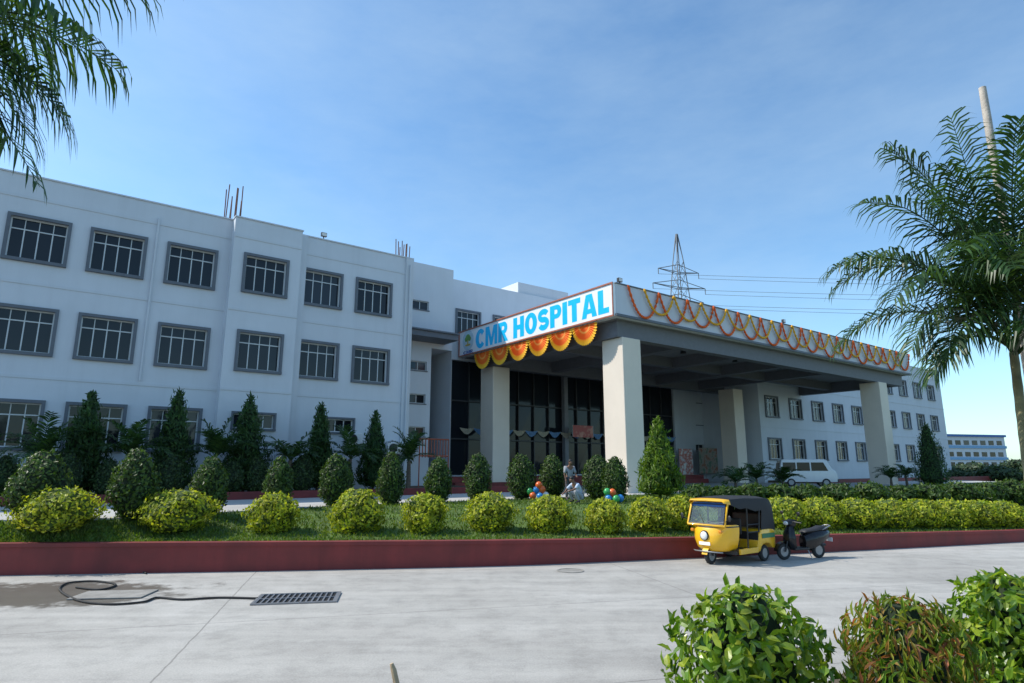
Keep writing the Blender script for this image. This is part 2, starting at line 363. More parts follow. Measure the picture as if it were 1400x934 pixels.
# palms
def frond(mb, o, az, el, Ln, droop, nl, ll, lw, hang, r0=.02, start=.14):
    d = Vector((math.cos(el)*math.cos(az), math.cos(el)*math.sin(az), math.sin(el))); p = Vector(o); n = 18; pts = [p.copy()]; tg = [d.copy()]
    for i in range(n):
        d = d+Vector((0,0,-droop/n*(.4+1.2*i/n))); d.normalize(); p = p+d*(Ln/n); pts.append(p.copy()); tg.append(d.copy())
    mb.tube(pts, [r0*(1-.85*i/n) for i in range(n+1)], 5, mi=1)
    for i in range(nl):
        t = start+(1-start)*(i+random.random()*.6)/nl; x = t*n; j = min(int(x), n-1); q = pts[j].lerp(pts[j+1], x-j); tv = tg[j]
        side = tv.cross(Vector((0,0,1)))
        if side.length < .05: side = Vector((math.sin(az), -math.cos(az), 0))
        side.normalize(); upv = side.cross(tv)
        for sg in (-1, 1):
            L = ll*(math.sin(math.pi*min(1, .18+.75*t))**.7)*random.uniform(.75, 1.12)
            ld = (tv*(.45+.5*t)+side*sg*.85+upv*.2+Vector((random.gauss(0,.1), random.gauss(0,.1), random.gauss(0,.1)))).normalized()
            wv = (tv-ld*tv.dot(ld)).normalized()*lw*.5; hg = hang*random.uniform(.6, 1.4)
            a = q; b = q+ld*L*.34; l2 = (ld+Vector((0,0,-hg*.6))).normalized(); c_ = b+l2*L*.34; l3 = (l2+Vector((0,0,-hg))).normalized(); e = c_+l3*L*.32
            mb.add([a-wv*.4, a+wv*.4, b+wv, b-wv, c_+wv*.8, c_-wv*.8, e], [(0,1,2,3),(3,2,4,5),(5,4,6)], 0)
def palm(name, label, cat, base, trunk_top, r0, fr, leafm, group=None, bend=(0,0), barkm='bark'):
    root = thing(name, label, cat, base, 0, group); b = Vector(base); tt = Vector(trunk_top)-b
    mb = MB(); pts = []; rs = []
    for i in range(25):
        t = i/24; pts.append(Vector((tt.x*t+bend[0]*math.sin(math.pi*t), tt.y*t+bend[1]*math.sin(math.pi*t), tt.z*t-.05*(i == 0)))); rs.append(r0*(1.15-.4*t)*(1.05 if i % 2 else .97))
    mb.tube(pts, rs, 12); mb.build('trunk', M[barkm], root, smooth=50)
    for f in fr:
        mb = MB(); frond(mb, tt+Vector((random.uniform(-.03,.03), random.uniform(-.03,.03), random.uniform(-.05, .1))), **f)
        mb.build('frond', [leafm, leafm], root)
    return root
cy = [(60,594),(181,594),(298,597),(399,602),(480,602),(560,606)]
for i, (u, v) in enumerate(cy):
    s_, z_ = onplane(u, v, -3.0); base = L2W(s_, -3.0, 1.38); h = max(1.2, z_-1.0)
    fr = [dict(az=2*math.pi*k/15+random.uniform(-.15,.15), el=R(random.uniform(30, 80)), Ln=random.uniform(1.6, 2.1), droop=random.uniform(1.3, 2.1), nl=20, ll=.55, lw=.07, hang=.45, r0=.02) for k in range(15)]
    palm('small_palm', f'small dark feathery palm below the facade windows, {ORD[i]} from the left', 'palm', base, base+Vector((0,0,h-1.3)), .12, fr, LF_P, 'small palms along the facade')
for i, (s_, y_, h) in enumerate([(14.5,-11.6,.6),(17,-11.3,.75),(19.5,-11.5,.6),(34.5,-11.3,.6),(36.4,-11.6,.8)]):
    base = L2W(s_, y_, 1.1)
    fr = [dict(az=2*math.pi*k/13+random.uniform(-.15,.15), el=R(random.uniform(30, 75)), Ln=random.uniform(1.0, 1.4), droop=random.uniform(1.2, 1.9), nl=17, ll=.5, lw=.06, hang=.35, r0=.018) for k in range(13)]
    palm('small_palm', f'small feathery palm on the lawn before the canopy, {ORD[i]} of these from left', 'palm', base, base+Vector((0,0,h)), .09, fr, LF_P, 'small palms in front of the canopy')
# big palm at the right edge, tied to a pole
ct = at(1386, 482, 6.0); base = Vector((ct.x-.03, 6.0, .88))
fr = []
for az, el, Ln, dr in [(168,64,2.05,2.1),(186,73,2.25,2.1),(200,57,1.9,2.2),(150,48,1.8,2.1),(215,77,2.1,1.7),(235,56,1.7,2.1),(120,66,2.2,1.7),(60,70,2.5,1.7),(25,60,2.5,1.9),(-10,66,2.5,1.8),(-50,50,2.2,1.9),(-80,68,2.3,1.6),(180,24,1.0,2.2),(250,30,1.3,2.0),(195,86,2.5,1.1),(140,80,2.6,1.3),(178,80,2.4,1.8),(100,76,2.5,1.2),(205,40,1.3,2.5),(190,48,1.5,2.7),(265,80,2.3,.9),(245,74,2.2,1.1),(285,78,2.4,.9),(160,68,2.1,2.5),(222,64,1.8,2.2)]:
    fr.append(dict(az=R(az), el=R(el), Ln=Ln, droop=dr, nl=48, ll=.64, lw=.022, hang=1.3, r0=.015, start=.2))
palm('tall_palm', 'tall feathery palm with a slim trunk at the right edge of the road', 'palm', base, ct, .05, fr, LF_P, bend=(-.03, 0), barkm='pbark')
a = at(1343, 120, 6.3); b = at(1394, 470, 6.28); mb = MB(); gb = Vector((b.x+.02, 6.28, .85))
pts = [gb.lerp(a, t/14) for t in range(15)]; mb.tube(pts, [.043*(1.0-.1*t/14)*(1.0+.06*math.sin(t*2.1)) for t in range(15)], 10)
tag(mb.build('wooden_pole', M['bamboo'], smooth=40), 'pale bare wooden pole standing upright through the crown of the right palm', 'pole')
ct = at(-110, 30, 3.6); base = Vector((ct.x-.1, 3.6, .88))
fr = []
for az, el, Ln, dr, nl_, ll_ in [(-2,10,1.2,.8,30,.72),(12,46,1.45,1.3,30,.72),(22,56,1.85,1.5,34,.6),(-12,-18,1.0,1.2,30,.72),(25,-5,1.0,1.0,30,.72),(40,34,1.2,1.2,30,.72),(-35,20,1.0,1.5,30,.72),(4,-48,1.05,.5,24,.6),(14,-30,1.0,.9,30,.72),(2,-46,1.5,.3,20,.42),(-8,-56,1.4,.2,18,.4),(100,50,1.5,1.8,30,.72),(150,40,1.5,1.8,30,.72),(200,50,1.5,1.8,30,.72),(250,40,1.5,1.8,30,.72),(300,30,1.2,1.8,30,.72)]:
    fr.append(dict(az=R(az), el=R(el), Ln=Ln, droop=dr, nl=nl_, ll=ll_, lw=.022, hang=2.6, r0=.011, start=.15))
palm('tall_palm', 'palm whose drooping fronds hang into the top left corner of the sky', 'palm', base, ct, .08, fr, LF_P2, barkm='pbark')
# foreground shrubs
def fore(label, u, vt, Y, wpx, n, ll, lw, lm, nm, up, seed, prof=p_round, **k):
    t = at(u, vt, Y); s = mpp(t); bush(nm, label, 'shrub', Vector((t.x, t.y, .88)), wpx*s/2, t.z-.88, prof, n, ll, lw, [lm, M['core']], 'shrubs at the near right corner', tmpl=LEAF, up=up, inner=.6, core=.5, rnd=1.0, stem=.03, **k)
fore('glossy green shrub with broad pointed leaves at the bottom, left of the reddish shrub', 1020, 806, 4.1, 190, 1900, .09, .048, LF_F, 'glossy_shrub', .5, 1, lump=.22)
fore('shrub with red tipped narrow leaves at the bottom right', 1232, 822, 3.9, 172, 2600, .085, .02, LF_R, 'reddish_shrub', 1.8, 2, lump=.25)
fore('glossy green shrub at the far right beneath the tall palm trunk', 1372, 788, 4.7, 150, 1900, .085, .045, LF_F, 'glossy_shrub', .5, 3, lump=.25)
# grass
n = 34000; gx = rng.uniform(-16, 22, n); ya = wallY(gx)+.28; gy = ya+(driveY(gx)-.1-ya)*rng.random(n)**1.3; gz = lz(gx, gy)-.01
P = np.stack([gx, gy, gz], 1); Td = rng.normal(size=(n, 3))*.45; Td[:, 2] = 1; Td = unit(Td); Nn = unit(rng.normal(size=(n, 3)))
V, fs = leaves(P, Td, Nn, rng.uniform(.06, .15, n), rng.uniform(.025, .05, n), QUAD)
me = bpy.data.meshes.new('lawn_grass'); me.from_pydata(V, [], fs); me.materials.append(LF_G)
o = tag(link('lawn_grass', me), 'short grass growing over the sloping lawn behind the maroon wall', 'grass'); o['kind'] = 'stuff'
# far trees at the right
for i, (u, vt, Y, w) in enumerate([(1296,640,84,40),(1328,634,92,60),(1362,638,80,50),(1395,628,88,60),(1430,632,84,60)]):
    t = at(u, vt, Y); s = mpp(t)
    root = thing('far_tree', f'distant green tree beyond the right end of the hospital, {ORD[i]} from the left', 'tree', (t.x, t.y, -.02), 0, 'distant trees at the right')
    seedc[0] += 1
    link('crown', foliage('crown', p_round, w*s/2, t.z-.6, 1600, .5, .3, [LF_T, M['core']], seed=seedc[0], lump=.3, inner=.5), root, (0,0,.6))
    MB().tube([(0,0,0),(.05,0,1),(0,0,2.2)], [.2,.16,.1], 8).build('trunk', M['bark'], root)
# ---------------------------------------------------------------- hospital
hosp = thing('hospital_building', 'long three storey white hospital building with grey framed windows', 'building', B0, ANG)
def facade(mb, s0, s1, z0, z1, y, holes, depth):
    holes = [h for h in holes if h[0] > s0-.01 and h[1] < s1+.01]
    X = sorted({s0, s1, *[h[0] for h in holes], *[h[1] for h in holes]}); Z = sorted({z0, z1, *[h[2] for h in holes], *[h[3] for h in holes]})
    for i in range(len(X)-1):
        for j in range(len(Z)-1):
            cx = (X[i]+X[i+1])/2; cz = (Z[j]+Z[j+1])/2
            if any(h[0] < cx < h[1] and h[2] < cz < h[3] for h in holes): continue
            mb.add([(X[i],y,Z[j]),(X[i+1],y,Z[j]),(X[i+1],y,Z[j+1]),(X[i],y,Z[j+1])], [(0,1,2,3)])
    for h in holes:
        a, b, c_, d_ = h[:4]; q = y+(h[4] if len(h) > 4 else depth)
        mb.add([(a,y,c_),(b,y,c_),(b,y,d_),(a,y,d_),(a,q,c_),(b,q,c_),(b,q,d_),(a,q,d_)], [(0,1,5,4),(1,2,6,5),(2,3,7,6),(3,0,4,7)])
def hull(mb, s0, s1, y0, y1, z0, z1):           # sides, back and roof of a block whose front is a facade
    mb.add([(s0,y0,z0),(s1,y0,z0),(s1,y1,z0),(s0,y1,z0),(s0,y0,z1),(s1,y0,z1),(s1,y1,z1),(s0,y1,z1)], [(1,2,6,5),(2,3,7,6),(3,0,4,7),(4,5,6,7)])
def win_meshes(w, h, cols, trans, sur=.135, proud=.1):
    a = MB()
    if sur:
        X, Z = w/2, h/2
        a.box(-X-sur, X+sur, -proud, .02, Z, Z+sur).box(-X-sur, X+sur, -proud-.05, .02, -Z-sur, -Z)
        a.box(-X-sur, -X, -proud, .02, -Z, Z).box(X, X+sur, -proud, .02, -Z, Z)
    else: a.box(-w/2-.06, w/2+.06, -.06, .02, -h/2-.07, -h/2)
    b = MB(); f = .05; X, Z = w/2-.002, h/2-.002
    b.box(-X, X, .12, .2, Z-f, Z).box(-X, X, .12, .2, -Z, -Z+f).box(-X, -X+f, .12, .2, -Z+f, Z-f).box(X-f, X, .12, .2, -Z+f, Z-f)
    zt = Z-trans*h if trans else Z-f
    if trans: b.box(-X+f, X-f, .125, .195, zt-.025, zt+.025)
    for k in range(1, cols):
        x = -X+2*X*k/cols; b.box(x-.024, x+.024, .13, .19, -Z+f, zt-.025)
        if trans: b.box(x-.016, x+.016, .13, .19, zt+.025, Z-f)
    c_ = MB()
    for k in range(cols):                       # each light sits at its own very slight angle
        x0 = -X+2*X*k/cols; x1 = -X+2*X*(k+1)/cols; e = random.uniform(-.016, .016)
        c_.add([(x0,.165+e,-Z),(x1,.165-e,-Z),(x1,.165-e,Z),(x0,.165+e,Z)], [(0,1,2,3)])
    return a.mesh('window', M['band']), b.mesh('frame', M['alu']), c_.mesh('pane', M['glass'])
def put_win(ms, s, y, z, par=None):
    w = link('window', ms[0], par or hosp, (s, y, z)); link('frame', ms[1], w); link('pane', ms[2], w); return w
WW, WH = 2.0, 1.82
bigs = [win_meshes(WW, WH, 4, .27) for _ in range(4)]
small = win_meshes(1.25, .62, 2, 0, 0)
lou = win_meshes(1.9, .7, 4, 0, .1)
hole = lambda s, z, w=WW, h=WH: (s-w/2, s+w/2, z-h/2, z+h/2)
LS = [-27.2,-24.1,-21.1,-18.09,-15.13,-12.04,-8.68,-5.49,-2.46]; RZ = [12.2, 8.2, 4.25]
holes = []; plan = []
for s in LS:
    for k, z in enumerate(RZ):
        if k == 2 and s > -9:
            if s > -3: continue
            holes.append(hole(s+(0 if s < -6 else 1.2), 4.75, 1.9, .7)); plan.append((lou, s+(0 if s < -6 else 1.2), 4.75))
        else: holes.append(hole(s, z)); plan.append((random.choice(bigs), s, z))
bay = (-10.35, -6.95); by = -.6
mb = MB()
facade(mb, -34, bay[0], 0, 15.03, 0, holes, .4); facade(mb, bay[0], bay[1], 0, 15.03, by, [h for h in holes if bay[0] < h[0] < bay[1]], .4); facade(mb, bay[1], 0, 0, 15.03, 0, holes, .4)
for x in bay: mb.add([(x,by,0),(x,0,0),(x,0,15.03),(x,by,15.03)], [(0,1,2,3)])
mb.add([(bay[0],by,15.03),(bay[1],by,15.03),(bay[1],0,15.03),(bay[0],0,15.03)], [(0,1,2,3)])
hull(mb, -34, 0, 0, 18, 0, 15.03); mb.build('left_wing', M['wall'], hosp)
for ms, s, z in plan: put_win(ms, s, by if bay[0] < s < bay[1] else 0, z)
mb = MB()
for s0, s1, y in ((-34, bay[0]-.002, 0), (bay[0], bay[1], by), (bay[1]+.45, 0, 0)):
    for z in (6.25, 10.25, 14.05): mb.box(s0, s1, y-.03, y-.002, z-.06, z+.06)
mb.box(-34, 0.03, -.06, .3, 15.035, 15.1); mb.box(bay[0]-.04, bay[1]+.04, by-.06, -.065, 15.035, 15.1)
mb.box(bay[1]+.003, bay[1]+.45, -.16, -.002, 1.3, 15.0); mb.box(-.5, -.002, -.12, -.002, 1.3, 15.0)
mb.build('string_course', M['wallc'], hosp)
# recessed stair block with the dark opening beside the lobby
yb = 3.4; SB = 4.9; mb = MB(); sh = [onplane(u, v, yb) for u, v in ((575,417),(572,500),(570,545),(569,590))]
facade(mb, .01, SB, 0, 16.2, yb, [hole(s, z, 1.25, .62) for s, z in sh]+[(3.3, SB-.02, 1.6, 10.4, 3.0)], .4); hull(mb, .01, SB, yb, 18.2, 0, 16.2); mb.build('stair_block', M['wallc'], hosp)
MB().add([(3.3,yb+2.95,1.6),(SB-.02,yb+2.95,1.6),(SB-.02,yb+2.95,10.4),(3.3,yb+2.95,10.4)], [(0,1,2,3)]).build('lobby_glazing', M['lobby'], hosp)
for s, z in sh: put_win(small, s, yb, z)
se = onplane(627, 458, 1.6)[0]
MB().box(.02, se, 1.6, yb-.003, 10.75, 11.1).box(.02, se, 1.45, yb-.003, 11.103, 11.2).build('ledge', M['band'], hosp)
# centre block with lobby glazing
yc = 6.3; mb = MB(); ch = [hole(8.0+i*3.4, 13.3) for i in range(8)]; sm2 = [onplane(957, 577, yc), onplane(957, 612, yc), onplane(957, 547, yc)]
g0, g1, gz0, gz1 = 5.2, 31.6, 2.0, 10.4
sm2 = [(max(s, g1+.9), z) for s, z in sm2]
facade(mb, SB+.01, 36, 0, 16.6, yc, ch+[(g0, g1, gz0, gz1)]+[hole(s, z, 1.25, .62) for s, z in sm2], .5); hull(mb, SB+.01, 36, yc, 18.4, 0, 16.6); mb.build('centre_block', M['wallc'], hosp)
for h in ch: put_win(bigs[0], (h[0]+h[1])/2, yc, 13.3)
for s, z in sm2: put_win(small, s, yc, z)
mb = MB(); nx = int(round((g1-g0)/1.54))
for k in range(nx):
    x = g0+(g1-g0)*k/nx; x1 = g0+(g1-g0)*(k+1)/nx
    for z0, z1 in ((gz0, 4.6), (4.6, 7.4), (7.4, gz1)):
        e = random.uniform(-.012, .012); mb.add([(x,yc+.4+e,z0),(x1,yc+.4-e,z0),(x1,yc+.4+e,z1),(x,yc+.4-e,z1)], [(0,1,2,3)])
mb.build('lobby_glazing', M['lobby'], hosp)
mb = MB()
for k in range(nx+1):
    x = g0+(g1-g0)*k/nx; w = .035; mb.box(max(g0, x-w), min(g1, x+w), yc+.2, yc+.37, gz0, gz1)
for z in (4.6, 7.4): mb.box(g0, g1, yc+.22, yc+.36, z-.05, z+.05)
mb.build('mullion', M['dark'], hosp)
for k in (4, 8, 12):
    x = g0+(g1-g0)*k/nx; MB().box(x-.2, x+.2, yc-.2, yc+.17, 1.9, gz1).build('pilaster', M['soffit'], hosp)
MB().box(13.0, 18.5, yc+.3, 12, 16.603, 17.6).build('roof_room', M['wallc'], hosp)
MB().box(g0-.2, g1, 2.8, yc-.003, 1.0, 1.55).box(g0-.2, g1, 3.3, yc-.003, 1.553, 1.9).build('step', M['red'], hosp)
# right wing
mb = MB(); RS = [38.1+4.2*k for k in range(10)]; rh = [hole(s, z) for s in RS for z in RZ]
facade(mb, 36.01, 79.5, 0, 15.2, 0, rh, .4); hull(mb, 36.01, 79.5, 0, 18, 0, 15.2); mb.build('right_wing', M['wall'], hosp)
mb = MB()
for z in (6.25, 10.25, 14.05): mb.box(36.02, 79.5, -.03, -.002, z-.06, z+.06)
mb.box(36.02, 79.5, -.06, .3, 15.205, 15.27); mb.build('string_course', M['wallc'], hosp)
for s in RS:
    for z in RZ: put_win(random.choice(bigs), s, 0, z)
MB().tube([(-13.65,-.09,6.4),(-13.65,-.09,14.3)], .05, 8).build('downpipe', M['wallc'], hosp)
MB().tube([(-.25,-.2,1.4),(-.25,-.2,14.6)], .06, 8).build('downpipe', M['wallc'], hosp)
# planting bed in front of the facade
for s0, s1, y1 in ((-33, 4.8, 3.3), (36.5, 79, -.02)):
    o = S(MB().box(s0, s1, -4.3, y1, .9, 1.4).build('planting_bed', M['soil'])); o.location = B0; o.rotation_euler = (0, 0, ANG)
    k_ = MB().box(s0, s1, -4.52, -4.303, 1.0, 1.52).build('kerb', M['red'], bev=.02); S(k_); k_.location = B0; k_.rotation_euler = (0, 0, ANG)
# ---------------------------------------------------------------- canopy
por = thing('entrance_canopy', 'huge flat roofed porch on thick beige columns in front of the lobby', 'porch', B0, ANG)
s0, s1, y0, y1 = 7.3, 44.2, -9.9, 6.2
MB().box(s0, 35.9, -.1, y1, 10.56, 12.4).box(s0, s1, y0, -.1, 10.56, 12.4).build('roof', M['wall'], por)
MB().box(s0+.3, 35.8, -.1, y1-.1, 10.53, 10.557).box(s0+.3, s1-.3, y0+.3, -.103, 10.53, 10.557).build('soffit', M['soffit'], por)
MB().box(s0-.05, s1+.05, y0-.05, y0+.4, 12.403, 12.47).box(s0-.05, s0+.4, y0+.403, y1, 12.403, 12.47).build('coping', M['band'], por)
mb = MB(); i0 = .55
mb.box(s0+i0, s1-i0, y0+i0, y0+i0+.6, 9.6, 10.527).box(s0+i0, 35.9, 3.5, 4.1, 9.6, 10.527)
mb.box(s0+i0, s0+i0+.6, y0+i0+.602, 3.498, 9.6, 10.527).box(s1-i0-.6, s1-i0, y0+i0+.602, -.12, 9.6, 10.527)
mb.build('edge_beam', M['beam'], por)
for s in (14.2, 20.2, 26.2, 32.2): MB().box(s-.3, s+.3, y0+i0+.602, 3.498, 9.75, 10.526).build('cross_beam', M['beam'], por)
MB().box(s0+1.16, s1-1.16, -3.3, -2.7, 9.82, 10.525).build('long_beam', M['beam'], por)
for s, y in ((8.8,-8.7),(39.4,-8.7),(8.8,3.8),(33.6,1.3)):
    MB().box(s-.72, s+.72, y-.8, y+.8, 1.15, 9.597).build('column', M['col'], por, bev=.04)
MB().box(s0-.12, s1, y0-.1, y0-.003, 10.563, 10.7).build('drip_moulding', M['band'], por)
# sign
sg = thing('sign_board', 'long white rooftop sign with big cyan hospital lettering on the left end of the canopy', 'sign', B0, ANG)
ya, yb_, za, zb = 6.1, -9.85, 10.58, 12.46
MB().box(7.12, 7.297, yb_, ya, za, zb).build('panel', M['sign'], sg)
mb = MB(); fw_ = .06; mb.box(7.06, 7.118, yb_, ya, zb-fw_, zb+.02).box(7.06, 7.118, yb_, ya, za-.02, za+fw_).box(7.06, 7.118, yb_, yb_+fw_, za+fw_, zb-fw_).box(7.06, 7.118, ya-fw_, ya, za+fw_, zb-fw_); mb.build('frame', M['signred'], sg)
# heavy block capitals drawn as polygons; every glyph is height 1
T_ = .32; GAP = .075
def g_strip(o, i): return [[o[k], o[k+1], i[k+1], i[k]] for k in range(len(o)-1)]
def g_arc(cx, cy, rx, ry, a0, a1, n=18): return [(cx+rx*math.cos(R(a0+(a1-a0)*k/n)), cy+ry*math.sin(R(a0+(a1-a0)*k/n))) for k in range(n+1)]
def glyph(ch):
    s = T_
    if ch == 'I': return s, [[(0,0),(s,0),(s,1),(0,1)]]
    if ch == 'L': return .64, [[(0,0),(.64,0),(.64,.23),(s,.23),(s,1),(0,1)]]
    if ch == 'T': w = .80; return w, [[(w/2-s/2,0),(w/2+s/2,0),(w/2+s/2,.77),(w,.77),(w,1),(0,1),(0,.77),(w/2-s/2,.77)]]
    if ch == 'H': w = .88; return w, [[(0,0),(s,0),(s,.385),(w-s,.385),(w-s,0),(w,0),(w,1),(w-s,1),(w-s,.615),(s,.615),(s,1),(0,1)]]
    if ch == 'M': w = 1.10; return w, [[(0,0),(.26,0),(.26,.60),(.45,0),(.65,0),(.84,.60),(.84,0),(w,0),(w,1),(.75,1),(.55,.40),(.35,1),(0,1)]]
    if ch == 'A':
        w = .94; e = lambda y: .29+(w/2-.29)*(y/.72)
        return w, [[(0,0),(.29,0),(e(.17),.17),(e(.37),.37),(w/2,.72),(w/2,1),(w/2-.19,1)], [(w,0),(w/2+.19,1),(w/2,1),(w/2,.72),(w-e(.37),.37),(w-e(.17),.17),(w-.29,0)], [(e(.17),.17),(w-e(.17),.17),(w-e(.37),.37),(e(.37),.37)]]
    if ch in 'PR':
        w = .80; o = [(s,1)]+g_arc(.49,.69,.31,.31,90,-90,14)+[(s,.38)]; i = [(s,.79)]+g_arc(.44,.69,.09,.10,90,-90,14)+[(s,.59)]
        out = [[(0,0),(s,0),(s,1),(0,1)]]+g_strip(o, i)
        if ch == 'R': out.append([(.34,.38),(.60,.38),(.86,0),(.53,0)])
        return .86 if ch == 'R' else w, out
    if ch == 'O': w = .94; return w, g_strip(g_arc(w/2,.5,w/2,.51,0,360,32), g_arc(w/2,.5,w/2-s,.28,0,360,32))
    if ch == 'C': return .88, g_strip(g_arc(.47,.5,.47,.51,40,320,28), g_arc(.47,.5,.47-s,.28,32,328,28))
    if ch == 'S':
        w = .82; t = .26; ry = (1-t)/4; rx = w/2-t/2; c = g_arc(w/2,.5+ry,rx,ry,20,270,20)+g_arc(w/2,.5-ry,rx,ry,90,-160,20)[1:]; o, i = [], []
        for k in range(len(c)):
            a, b = c[max(0,k-1)], c[min(len(c)-1,k+1)]; dx, dy = b[0]-a[0], b[1]-a[1]; l = math.hypot(dx, dy); o.append((c[k][0]-dy/l*t/2, c[k][1]+dx/l*t/2)); i.append((c[k][0]+dy/l*t/2, c[k][1]-dx/l*t/2))
        return w, g_strip(o, i)
    return .30, []
def lettering(body, name, m_, parent, ys, ye, zl, zh, x):
    tot = sum(glyph(c)[0] for c in body)+GAP*(len(body)-1); k = (ys-ye)/tot; u = 0; mb = MB()
    for c in body:
        w, polys = glyph(c)
        for p in polys: mb.add([(x, ys-(u+a)*k, zl+b*(zh-zl)) for a, b in p], [tuple(range(len(p)))])
        u += w+GAP
    return mb.build(name, m_, parent)
lettering('CMR HOSPITAL', 'lettering', M['cyan'], sg, 3.85, -9.5, 10.83, 12.2, 7.112)
Mx = Matrix(((0,0,-1,0),(-1,0,0,0),(0,1,0,0),(0,0,0,1)))     # text plane: x -> -y, y -> z, z -> -s
def disc(y, z, r, x, sq=1): return Matrix.Translation((x, y, z)) @ Mx @ Matrix.Diagonal((r, r*sq, 1, 1))
em = MB().lathe([(1,0),(1,.02)], 28, disc(4.85, 11.66, .74, 7.112)).build('emblem', mat('emblem_pale_blue', (.50,.64,.72), .4), sg)
mb = MB(); mb.lathe([(1,0),(1,.012)], 20, disc(4.85, 11.86, .30, 7.088, sq=.8)).lathe([(1,0),(1,.012)], 14, disc(5.08, 11.74, .18, 7.087)).lathe([(1,0),(1,.012)], 14, disc(4.62, 11.74, .18, 7.086)); mb.build('emblem_tree', mat('emblem_green', (.16,.34,.07), .5), em)
MB().lathe([(1,0),(1,.012)], 20, disc(4.85, 11.30, .36, 7.09, sq=.22)).box(7.07, 7.089, 4.79, 4.91, 11.3, 11.64).build('emblem_ground', mat('emblem_ochre', (.55,.38,.06), .5), em)
lettering('CMR', 'emblem_lettering', M['blue'], em, 5.5, 4.2, 10.66, 10.9, 7.112)
# pleated swags under the sign
m, nt, bs = nmat('swag_cloth'); tc = nd(nt, 'ShaderNodeTexCoord').outputs['Object']; ln = nd(nt, 'ShaderNodeVectorMath', operation='LENGTH'); nt.links.new(tc, ln.inputs[0])
cr = ramp(nt, ln.outputs['Value'], [(.0,(.82,.16,.01)),(.36,(.85,.15,.01)),(.42,(.85,.46,.10)),(.52,(.84,.17,.01)),(.80,(.84,.14,.01)),(.88,(.86,.42,.02)),(1.0,(.86,.50,.03))])
nt.links.new(cr, bs.inputs['Base Color']); bs.inputs['Roughness'].default_value = .8; M['swag'] = m
for i in range(6):
    yc_ = 3.1-2.1*i; mb = MB(); rings = []
    for r in (.03, .3, .6, .85, 1.0):
        row = []
        for k in range(41):
            a = math.pi*k/40; w = .04*r*(1 if k % 2 else -1)
            row.append((w+.06*r*math.sin(a), -1.04*r*math.cos(a), -1.15*r*math.sin(a)*(1+.02*(k % 2))))
        rings.append(row)
    mb.loft(rings, False, False); p = L2W(7.2, yc_, 10.5)
    o = mb.build('cloth_swag', M['swag']); o.location = p; o.rotation_euler = (0, 0, ANG)
    tag(o, f'pleated orange and yellow half round cloth hanging under the sign, {ORD[i]} from the left', 'drape', 'half round drapes under the sign')
# marigold garlands on the long fascia
n_g = 14; w_g = (44.0-8.1)/n_g
def garland(nm, i, off, m_, drop, lab, grp):
    a = 8.1+w_g*(i+off); b = a+w_g; pts = []; rs = []; K = 38; drop *= random.uniform(.9, 1.08)
    for k in range(K+1):
        t = k/K; q = 1-abs(2*t-1)**2.3
        pts.append(((b-a)*t, -.14-(.03 if off else 0), -drop*q)); rs.append(.066*(1+.3*(1 if k % 2 else -1)))
    o = MB().tube(pts, rs, 6).build(nm, m_, smooth=80); o.location = L2W(a, -9.9, 12.42); o.rotation_euler = (0, 0, ANG)
    tag(o, lab, 'garland', grp)
for i in range(n_g):
    garland('marigold_garland', i, 0, M['orange'], 1.62, f'orange marigold loop on the long canopy fascia, {ORD[i]} orange loop from the sign corner', 'orange garland loops')
    if i < n_g-1: garland('marigold_garland', i, .5, M['yellow'], 1.3, f'yellow marigold loop on the long canopy fascia, {ORD[i]} yellow loop from the sign corner', 'yellow garland loops')
# bunting, posters, railing, AC units
bt = thing('bunting', 'pale blue and cream cloth bunting draped across the lobby glazing', 'bunting', B0, ANG)
cream = mat('cream_cloth', (.40,.35,.26), .85); pblue = mat('pale_blue_cloth', (.13,.24,.42), .85)
for i in range(20):
    a = 7.2+1.2*i; mb = MB(); top = []; low = []
    for k in range(11):
        t = k/10; top.append((a+1.2*t, 5.95, 5.4-.08*math.sin(math.pi*t))); low.append((a+1.2*t, 5.92+.04*(k % 2), 5.32-.42*math.sin(math.pi*t)))
    mb.loft([top, low], False, False); mb.build('drape', pblue if i % 2 else cream, bt)
def pmat(name, a, b, c_):
    m, nt, bs = nmat(name); tc = nd(nt, 'ShaderNodeTexCoord').outputs['Object']; nt.links.new(ramp(nt, noise(nt, tc, 1.6, 2), [(.36, a), (.5, b), (.62, c_)]), bs.inputs['Base Color']); bs.inputs['Roughness'].default_value = .4; return m
for i, (u, v, w, h, cs, lb) in enumerate([(938,632,20,36,((.6,.62,.62),(.5,.12,.08),(.7,.7,.66)),'tall pale printed banner stand left of the wide printed board under the canopy'),(972,630,36,34,((.35,.12,.06),(.4,.34,.28),(.15,.22,.15)),'wide orange and green printed board standing under the canopy'),(797,590,26,16,((.4,.04,.03),(.35,.03,.02),(.5,.2,.14)),'small red printed banner hanging on the lobby glazing')]):
    s_, z_ = onplane(u, v, 4.9); p = L2W(s_, 4.9, z_); sc = mpp(p); hw = w*sc/2/.7; hh = h*sc/2
    t = thing('printed_banner', lb, 'banner', p, ANG); MB().box(-hw, hw, -.02, .02, -hh, hh).build('print', pmat('print_colours_%d' % i, *cs), t)
    for x in (-hw-.04, hw+.01): MB().box(x, x+.03, -.03, .03, -hh if i == 2 else 1.2-z_, hh).build('post', M['steel'], t)
ra, rz1 = onplane(574, 600, 1.2); rb, rz0 = onplane(613, 626, 1.2)
rl = thing('railing', 'small orange brown metal railing at the left of the lobby entrance', 'railing', B0, ANG)
rr_ = mat('railing_red', (.36,.09,.045), .5)
for z in (rz0+.1, rz1): MB().tube([(ra,1.2,z),(rb,1.2,z)], .05, 6).build('rail', rr_, rl)
